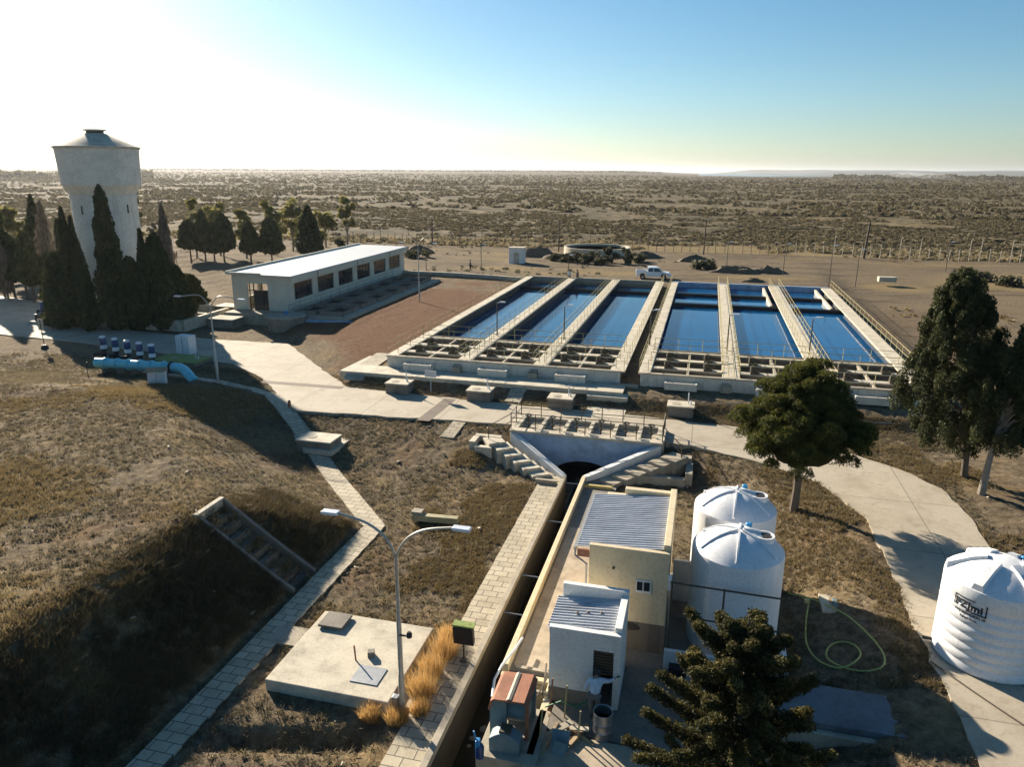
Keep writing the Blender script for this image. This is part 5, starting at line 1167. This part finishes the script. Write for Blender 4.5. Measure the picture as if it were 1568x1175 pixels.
vv[:,:,2]=np.abs(vv[:,:,2]); V=(B[:,None,:]+vv*rr[:,None,None]+np.array([0,0,.0])).reshape(-1,3); ix=np.arange(m_)[:,None]*4; F=np.concatenate([ix+np.array([[a,b_,c]]) for a,b_,c in ((0,1,2),(0,2,3),(0,3,1),(1,3,2))])
meta(np_mesh('stones',V,F,'concrete',None,None),'small stones and rubble scattered over the dry ground','stones',None,'stuff')
# straw band in front of the fence and steppe scrub beyond it
def shrubs(n,t0,t1,spread,size,m,name,label,mat='scrub',leaf=.3,dens=.5,hgt=.55,srange=None):
    t=t0+(t1-t0)*rng.random(n)**spread; half=(t*.86+30); s=rng.uniform(-1,1,n)*half-t*.25*1.0
    if srange: s=rng.uniform(*srange,n)
    f=fbm(s*.035+3,t*.035,4)*.6+fbm(s*.15,t*.15,3)*.4; k=f>dens+.10*ss(0,60,s-20+0*t)*0; s=s[k];t=t[k]
    r=size*rng.uniform(.5,1.5,len(s)); C=np.c_[s*CA+t*SB,-s*SB+t*CA,gz(s,t)]
    d=rng.normal(size=(len(s),m,3)); d/=np.linalg.norm(d,axis=2)[:,:,None]; d[:,:,2]=np.abs(d[:,:,2])*hgt*1.3
    P_=(C[:,None,:]+d*r[:,None,None]*rng.uniform(.55,1,(len(s),m,1))).reshape(-1,3)
    tb=np.repeat(np.clip(rng.random(len(s))*.6,0,1),m)+.4*rng.random(len(P_))
    V,F,ti=leaves(P_,1,1.3,.2,np.clip(tb,0,1)); 
    # scale leaves with shrub size
    cen=np.repeat(P_,4,0); V=cen+(V-cen)*leaf*np.repeat(np.repeat(r,m),4)[:,None]
    o=np_mesh(name,V,F,mat,None,ti); meta(o,label,'scrub',None,'stuff')
shrubs(26000,152,300,.9,.62,20,'steppe_scrub','dark low scrub of the steppe beyond the fence',leaf=.5,dens=.455,hgt=.38)
shrubs(26000,290,900,1.3,1.15,12,'steppe_scrub','far scrub dotting the plain towards the horizon',leaf=.7,dens=.49)
shrubs(16000,850,2600,1.5,2.4,7,'steppe_scrub','farthest scrub reading as dark streaks under the horizon',leaf=.8,dens=.49)
shrubs(9000,150,168,1,.32,18,'straw_band','pale straw growing along the fence line',mat='straw',leaf=.6,dens=.45,hgt=.8)
shrubs(1800,104,149,1,.30,16,'weed_tufts','small weeds on the dirt field behind the basins',mat='bush',leaf=.5,dens=.55,hgt=.4)
shrubs(1500,62,150,1,.35,16,'weed_tufts','small weeds on the dirt right of the basins',mat='drygrass',leaf=.5,dens=.5,hgt=.4,srange=(21,70))
# earth heaps
M['earth']=worn('dug_earth',(.13,.095,.06),stains=.5,scale=2)
for k,(u,v,a,c,h,lab) in enumerate([(1118,413,3.8,1.2,1.0,'dark earth heap left of the twin heaps beyond the right basins'),(1140,414,2.2,1.1,.8,'small dark earth heap between two larger ones'),(1172,413,3.2,1.2,1.0,'dark earth heap directly left of a thin steel post beyond the basins'),(1062,397,3.4,1.4,1.0,'low earth heap beyond the pickup near the fence'),(822,392,4.2,1.6,1.5,'earth heap between the white cube hut and the round reservoir'),(850,395,3,1.3,.9,'low earth heap at the left end of the reservoir bank'),(985,392,3.4,1.3,1.0,'earth heap right of the round reservoir'),(1152,427,1.8,.8,.5,'small earth heap just behind the right basins wall'),(640,388,3,1.3,1.2,'dark earth heap right behind the ivory building roof')]):
    p=plant_at(u,v,1); o=thing('earth_heap',p,0,lab,'earth heap','dug earth heaps'); b=MB(); n=22; m=8; vs=[];fs=[]
    for i in range(m):
        q=i/(m-1)
        for j in range(n):
            A=2*pi*j/n; rr=(1-q)*(1+.5*(float(fbm(A*1.3+k*7,q*3,3))-.5)); z=h*(1-(1-q)**2)*(.5+float(fbm(A*1.5+k,q*4+k,3))); vs.append((a*rr*cos(A),c*rr*sin(A),z-.05))
    for i in range(m-1):
        for j in range(n): fs.append((i*n+j,i*n+(j+1)%n,(i+1)*n+(j+1)%n,(i+1)*n+j))
    b.add(vs,fs); b.build('earth','earth',o,True)
# ---------------------------------------------------------------- fence
fe=site('wire_fence',0,150.2,1.0,'long wire fence of thin grey posts crossing the plain behind the basins','fence')
M['post']=paint('grey_fence_post',(.38,.35,.30),.8)
n=0
for k in range(96):
    s=-84+k*1.62+rng.uniform(-.1,.1); tall=(k%7==3) or (s>26 and rng.random()<.45); H=3.6 if tall else rng.uniform(1.9,2.4)
    z=float(gz(s,150.2))-1.0; b=MB(); top=[(s+rng.uniform(-.1,.1),0,z+H)]; 
    if tall: top.append((s+.1,-.4,z+H+.35))
    b.tube([(s,0,z-.2)]+top,.06,5); b.build('post','post' if s>15 else 'wood_pole',fe)
for h in (.5,1.0,1.5,1.95):
    b=MB(); b.tube([(x,0,h+float(gz(x,150.2))-1) for x in range(-85,74,4)],.018,4); b.build('wire','post',fe)
pw=thing('power_line',(0,0,0),0,'thin sagging wires strung between the tall wooden poles on the fence line','power line')
tops=[]
for u,v,H,_l in POLES: q=at(u,v,1.1); tops.append(Vector((q.x+(.35 if u==1320 else .06),q.y,1.0+H-.4)))
tops=[tops[0]+(tops[0]-tops[1])*2]+tops+[tops[-1]+(tops[-1]-tops[-2])*1.6]
for off in (-.6,.6):
    for a_,c_ in zip(tops[:-1],tops[1:]):
        b=MB(); d=(c_-a_).normalized(); b.tube([a_.lerp(c_,k/12)+Vector((off*CA*.0,off,-1.1*(1-(2*k/12-1)**2)+.0)) for k in range(13)],.022,4); b.build('wire','rail_dark',pw)
# ---------------------------------------------------------------- people
def figure(loc,rz,label,J,shirt,trousers,hair,hands=True,scale=1.0):
    t=thing('person',loc,rz,label,'person',None)
    def skin(name,V,E,Rr,mat,root=0,parent=t,lv=1):
        me=bpy.data.meshes.new(name); me.from_pydata(V,E,[]); o=bpy.data.objects.new(name,me); link(o,parent,mat)
        o.modifiers.new('skin','SKIN'); sv=me.skin_vertices[0].data
        for i,q in enumerate(Rr): sv[i].radius=(q if isinstance(q,tuple) else (q,q)); sv[i].use_root=(i==root)
        s_=o.modifiers.new('sub','SUBSURF'); s_.levels=lv; s_.render_levels=lv
        if len(o.data.materials)==0: o.data.materials.append(M[mat])
        return o
    j=J; names=['pelvis','chest','neck','head','top','shL','elL','wrL','shR','elR','wrR','hipL','knL','anL','toL','hipR','knR','anR','toR']
    V=[j[n_] for n_ in names]; E=[(0,1),(1,2),(2,3),(3,4),(1,5),(5,6),(6,7),(1,8),(8,9),(9,10),(0,11),(11,12),(12,13),(13,14),(0,15),(15,16),(16,17),(17,18)]
    Rr=[(.14,.11),(.16,.11),.055,.095,.07,.07,.05,.032,.07,.05,.032,.09,.065,.045,.04,.09,.065,.045,.04]
    body=skin('body',V,E,Rr,'skin')
    skin('shirt',[j['pelvis'],j['chest'],j['shL'],j['elL'],tuple(np.array(j['wrL'])*.85+np.array(j['elL'])*.15),j['shR'],j['elR'],tuple(np.array(j['wrR'])*.85+np.array(j['elR'])*.15)],[(0,1),(1,2),(2,3),(3,4),(1,5),(5,6),(6,7)],[(.19,.15),(.20,.15),.095,.07,.05,.095,.07,.05],shirt)
    skin('trousers',[j['pelvis'],j['hipL'],j['knL'],j['anL'],j['hipR'],j['knR'],j['anR']],[(0,1),(1,2),(2,3),(0,4),(4,5),(5,6)],[(.17,.14),.115,.085,.065,.115,.085,.065],trousers)
    for s_ in ('L','R'): skin('shoe',[j['an'+s_],j['to'+s_]],[(0,1)],[.06,.055],'cloth_dark')
    hd=Vector(j['head']); tp=Vector(j['top']); up=(tp-hd).normalized()
    b=MB(); b.lathe([(.115,-.02),(.125,.05),(.10,.13),(.03,.16)],14,tuple(hd)); b.build('hair',hair,t,True)
    if hands:
        for s_ in ('L','R'):
            w_=Vector(j['wr'+s_]); d=(w_-Vector(j['el'+s_])).normalized(); sd_=d.cross(Vector((0,0,1))); sd_=(sd_.normalized() if sd_.length>.1 else Vector((1,0,0)))
            dn=Vector((0,0,-1)); V=[tuple(w_),tuple(w_+d*.07)]; E=[(0,1)]; Rr=[.026,.034]
            for f in range(4):
                o_=sd_*(f-1.5)*.021; ln=[.065,.08,.075,.055][f]; k=len(V); V+=[tuple(w_+d*.095+o_),tuple(w_+d*(.095+ln*.55)+o_+dn*.012),tuple(w_+d*(.095+ln*.85)+o_+dn*.04)]; E+=[(1,k),(k,k+1),(k+1,k+2)]; Rr+=[.0095,.009,.0075]
            k=len(V); V+=[tuple(w_+d*.05-sd_*.045),tuple(w_+d*.085-sd_*.06+dn*.02)]; E+=[(0,k),(k,k+1)]; Rr+=[.011,.009]
            skin('glove' if hands=='glove' and s_=='R' else 'hand',V,E,Rr,'green' if hands=='glove' and s_=='R' else 'skin')
    return t
def pose(**k):
    j=dict(pelvis=(0,0,.95),chest=(0,0,1.32),neck=(0,0,1.50),head=(0,.02,1.62),top=(0,.02,1.72),shL=(-.19,0,1.42),elL=(-.25,-.02,1.14),wrL=(-.25,.08,.90),shR=(.19,0,1.42),elR=(.25,-.02,1.14),wrR=(.25,.08,.90),hipL=(-.10,0,.90),knL=(-.11,.03,.49),anL=(-.11,0,.09),toL=(-.12,.14,.045),hipR=(.10,0,.90),knR=(.11,.03,.49),anR=(.11,0,.09),toR=(.12,.14,.045)); j.update(k); return j
lean=pose(pelvis=(0,-.05,.93),chest=(0,.16,1.26),neck=(.01,.26,1.40),head=(.03,.36,1.48),top=(.03,.42,1.55),shL=(-.19,.17,1.32),elL=(-.32,.08,1.08),wrL=(-.36,.14,.84),shR=(.20,.22,1.34),elR=(.42,.32,1.26),wrR=(.62,.42,1.36))
figure(W(-2.42,20.35,-1.12),-SA,'person in white overall top leaning into the hut doorway, green glove on the jamb',lean,'cloth_white','cloth_grey','cloth_dark','glove')
walk=pose(knL=(-.1,.16,.52),anL=(-.1,.18,.10),toL=(-.1,.32,.06),knR=(.1,.0,.49),anR=(.1,-.2,.12),toR=(.1,-.08,.05),wrL=(-.25,-.1,.92),wrR=(.25,.2,.94))
p=plant_at(718,416,1); figure(p,R(-70),'lone person in dark clothes walking on the dirt left of the basins',walk,'cloth_dark','cloth_dark','cloth_dark')
p=plant_at(870,431,1.1); figure(Vector((p.x,p.y,p.z)),R(150),'person in light shirt standing left of a companion at the basins far end',pose(),'cloth_white','cloth_grey','cloth_dark')
p=plant_at(882,431,1.1); figure(Vector((p.x,p.y,p.z)),R(120),'person in dark jacket standing right of a companion at the basins far end',pose(wrL=(-.2,.22,1.1)),'cloth_dark','cloth_dark','cloth_dark')
# ================================================================ THE FAR DISTANCE
def distant(name,az0,az1,d0,d1,z,mat,kind='structure'):
    pts=[]
    n=24
    for i in range(n+1):
        a=R(az0+(az1-az0)*i/n); pts.append((sin(a)*d1(i/n),cos(a)*d1(i/n)))
    for i in range(n,-1,-1):
        a=R(az0+(az1-az0)*i/n); pts.append((sin(a)*d0(i/n),cos(a)*d0(i/n)))
    me=bpy.data.meshes.new(name); N_=len(pts); h=n+1
    V=[(x,y,z) for x,y in pts]; F=[(i,i+1,N_-2-i,N_-1-i) for i in range(n)]
    me.from_pydata(V,[],F); me.update(); o=bpy.data.objects.new(name,me); link(o,None,mat); return meta(o,kind=kind)
M['lake']=water('far_lake',(.10,.14,.17),.18,.05,.02)
distant('lake',13.5,22.5,lambda k:3300+900*abs(k-.45)*2,lambda k:8800-3000*k,1.7,'lake')
M['farhill']=worn('far_hill',(.085,.085,.07),scale=.004,stains=.2,bmp=0)
def hills(name,az0,az1,dist,h,depth,seed):
    V=[];F=[];n=70
    for i in range(n+1):
        a=R(az0+(az1-az0)*i/n); e=min(1,i/8,(n-i)/8) if True else 1
        hh=h*(.55+.6*float(fbm(i*.13+seed,.3,4)))*max(e,.02)
        for (dd,z) in ((0,-5),(depth*.45,hh),(depth*.6,hh*.98),(depth,-5)): V.append((sin(a)*(dist+dd),cos(a)*(dist+dd),z))
    for i in range(n):
        for j in range(3): k=i*4+j; F.append((k,k+4,k+5,k+1))
    me=bpy.data.meshes.new(name); me.from_pydata(V,[],F); me.update(); me.polygons.foreach_set('use_smooth',[True]*len(F)); o=bpy.data.objects.new(name,me); link(o,None,'farhill'); meta(o,kind='structure')
hills('hills',14,42,11500,75,3000,3); hills('hills',20,45,8000,42,2000,8)
def belt(name,label,az0,az1,dist,h,n,seed,wd=60,leaf=4):
    g=np.random.default_rng(seed); a=np.radians(az0+(az1-az0)*g.random(n)); d=dist+wd*g.random(n); hh=h*(.35+.9*fbm(np.degrees(a)*2.3+seed,a*0,3))
    X_=np.sin(a)*d; Y_=np.cos(a)*d; S_,T_=ST(X_,Y_); C=np.c_[X_,Y_,hh*g.random(n)**.7+gz(S_,T_)-.5]; V,F,t=leaves(C,leaf,1.2,.1,g.random(n)*.5); o=np_mesh(name,V,F,'scrub',None,t); meta(o,label,'tree belt',None,'stuff')
belt('tree_belt','dark belt of trees on the plain at the right under the horizon',22.5,42,2600,13,6000,4,500,6)
belt('tree_belt','far trees along the horizon at the left edge',-42,-25,1500,13,3500,5,200,5)
belt('tree_belt','thin line of far trees under the horizon in the middle',-26,11,4200,9,3000,6,900,7)
for k,(a,d,L_) in enumerate(((-34.3,1780,14),(-33.2,1700,9),(-31.2,1870,16))):
    x=sin(R(a))*d; y=cos(R(a))*d; o=thing('far_house',(x,y,gw(x,y)),R(k*20),['leftmost small white house under the horizon at the far left','middle small white house under the horizon at far left','widest white house under the horizon just left of the tower'][k],'house','far white houses')
    b=MB(); b.box(-L_/2,L_/2,-5,5,-1,4.2); b.build('wall','whitewash',o); b=MB(); b.extr([(-5.6,4.2),(5.6,4.2),(0,6.2)],-L_/2-.5,L_/2+.5,'x'); b.build('roof','roof_white',o)
# smoke from a far fire and the air itself
def volume(name,dens,colr,aniso):
    m=bpy.data.materials.new(name); m.use_nodes=True; n=m.node_tree.nodes; n.remove(n['Principled BSDF']); v=n.new('ShaderNodeVolumePrincipled')
    v.inputs['Density'].default_value=dens; v.inputs['Color'].default_value=(*colr,1); v.inputs['Anisotropy'].default_value=aniso; m.node_tree.links.new(v.outputs[0],n['Material Output'].inputs['Volume']); return m
M['smoke']=volume('thin_smoke',.0035,(.9,.92,.95),.3)
b=MB()
for (x,z,r,rz_) in ((0,5,12,6),(-26,8,26,7),(-62,11,40,8),(-112,13,52,8)):
    pr=[(max(.05,sin(pi*i/10))*r,z-cos(pi*i/10)*rz_) for i in range(11)]; b.lathe(pr,14,(x,0,0))
o=b.build('smoke','smoke'); a=R(29.6); o.location=(sin(a)*2450,cos(a)*2450,0); o.rotation_euler=(0,0,-a); meta(o,'thin pale smoke drifting over the tree belt at the right','smoke',None,'stuff')
M['haze']=volume('haze_air',.00004,(.88,.92,1.0),.5)
b=MB(); b.box(-27000,27000,-1200,31000,-20,160); o=b.build('haze','haze'); meta(o,'thin even haze over the whole plain','haze',None,'stuff')
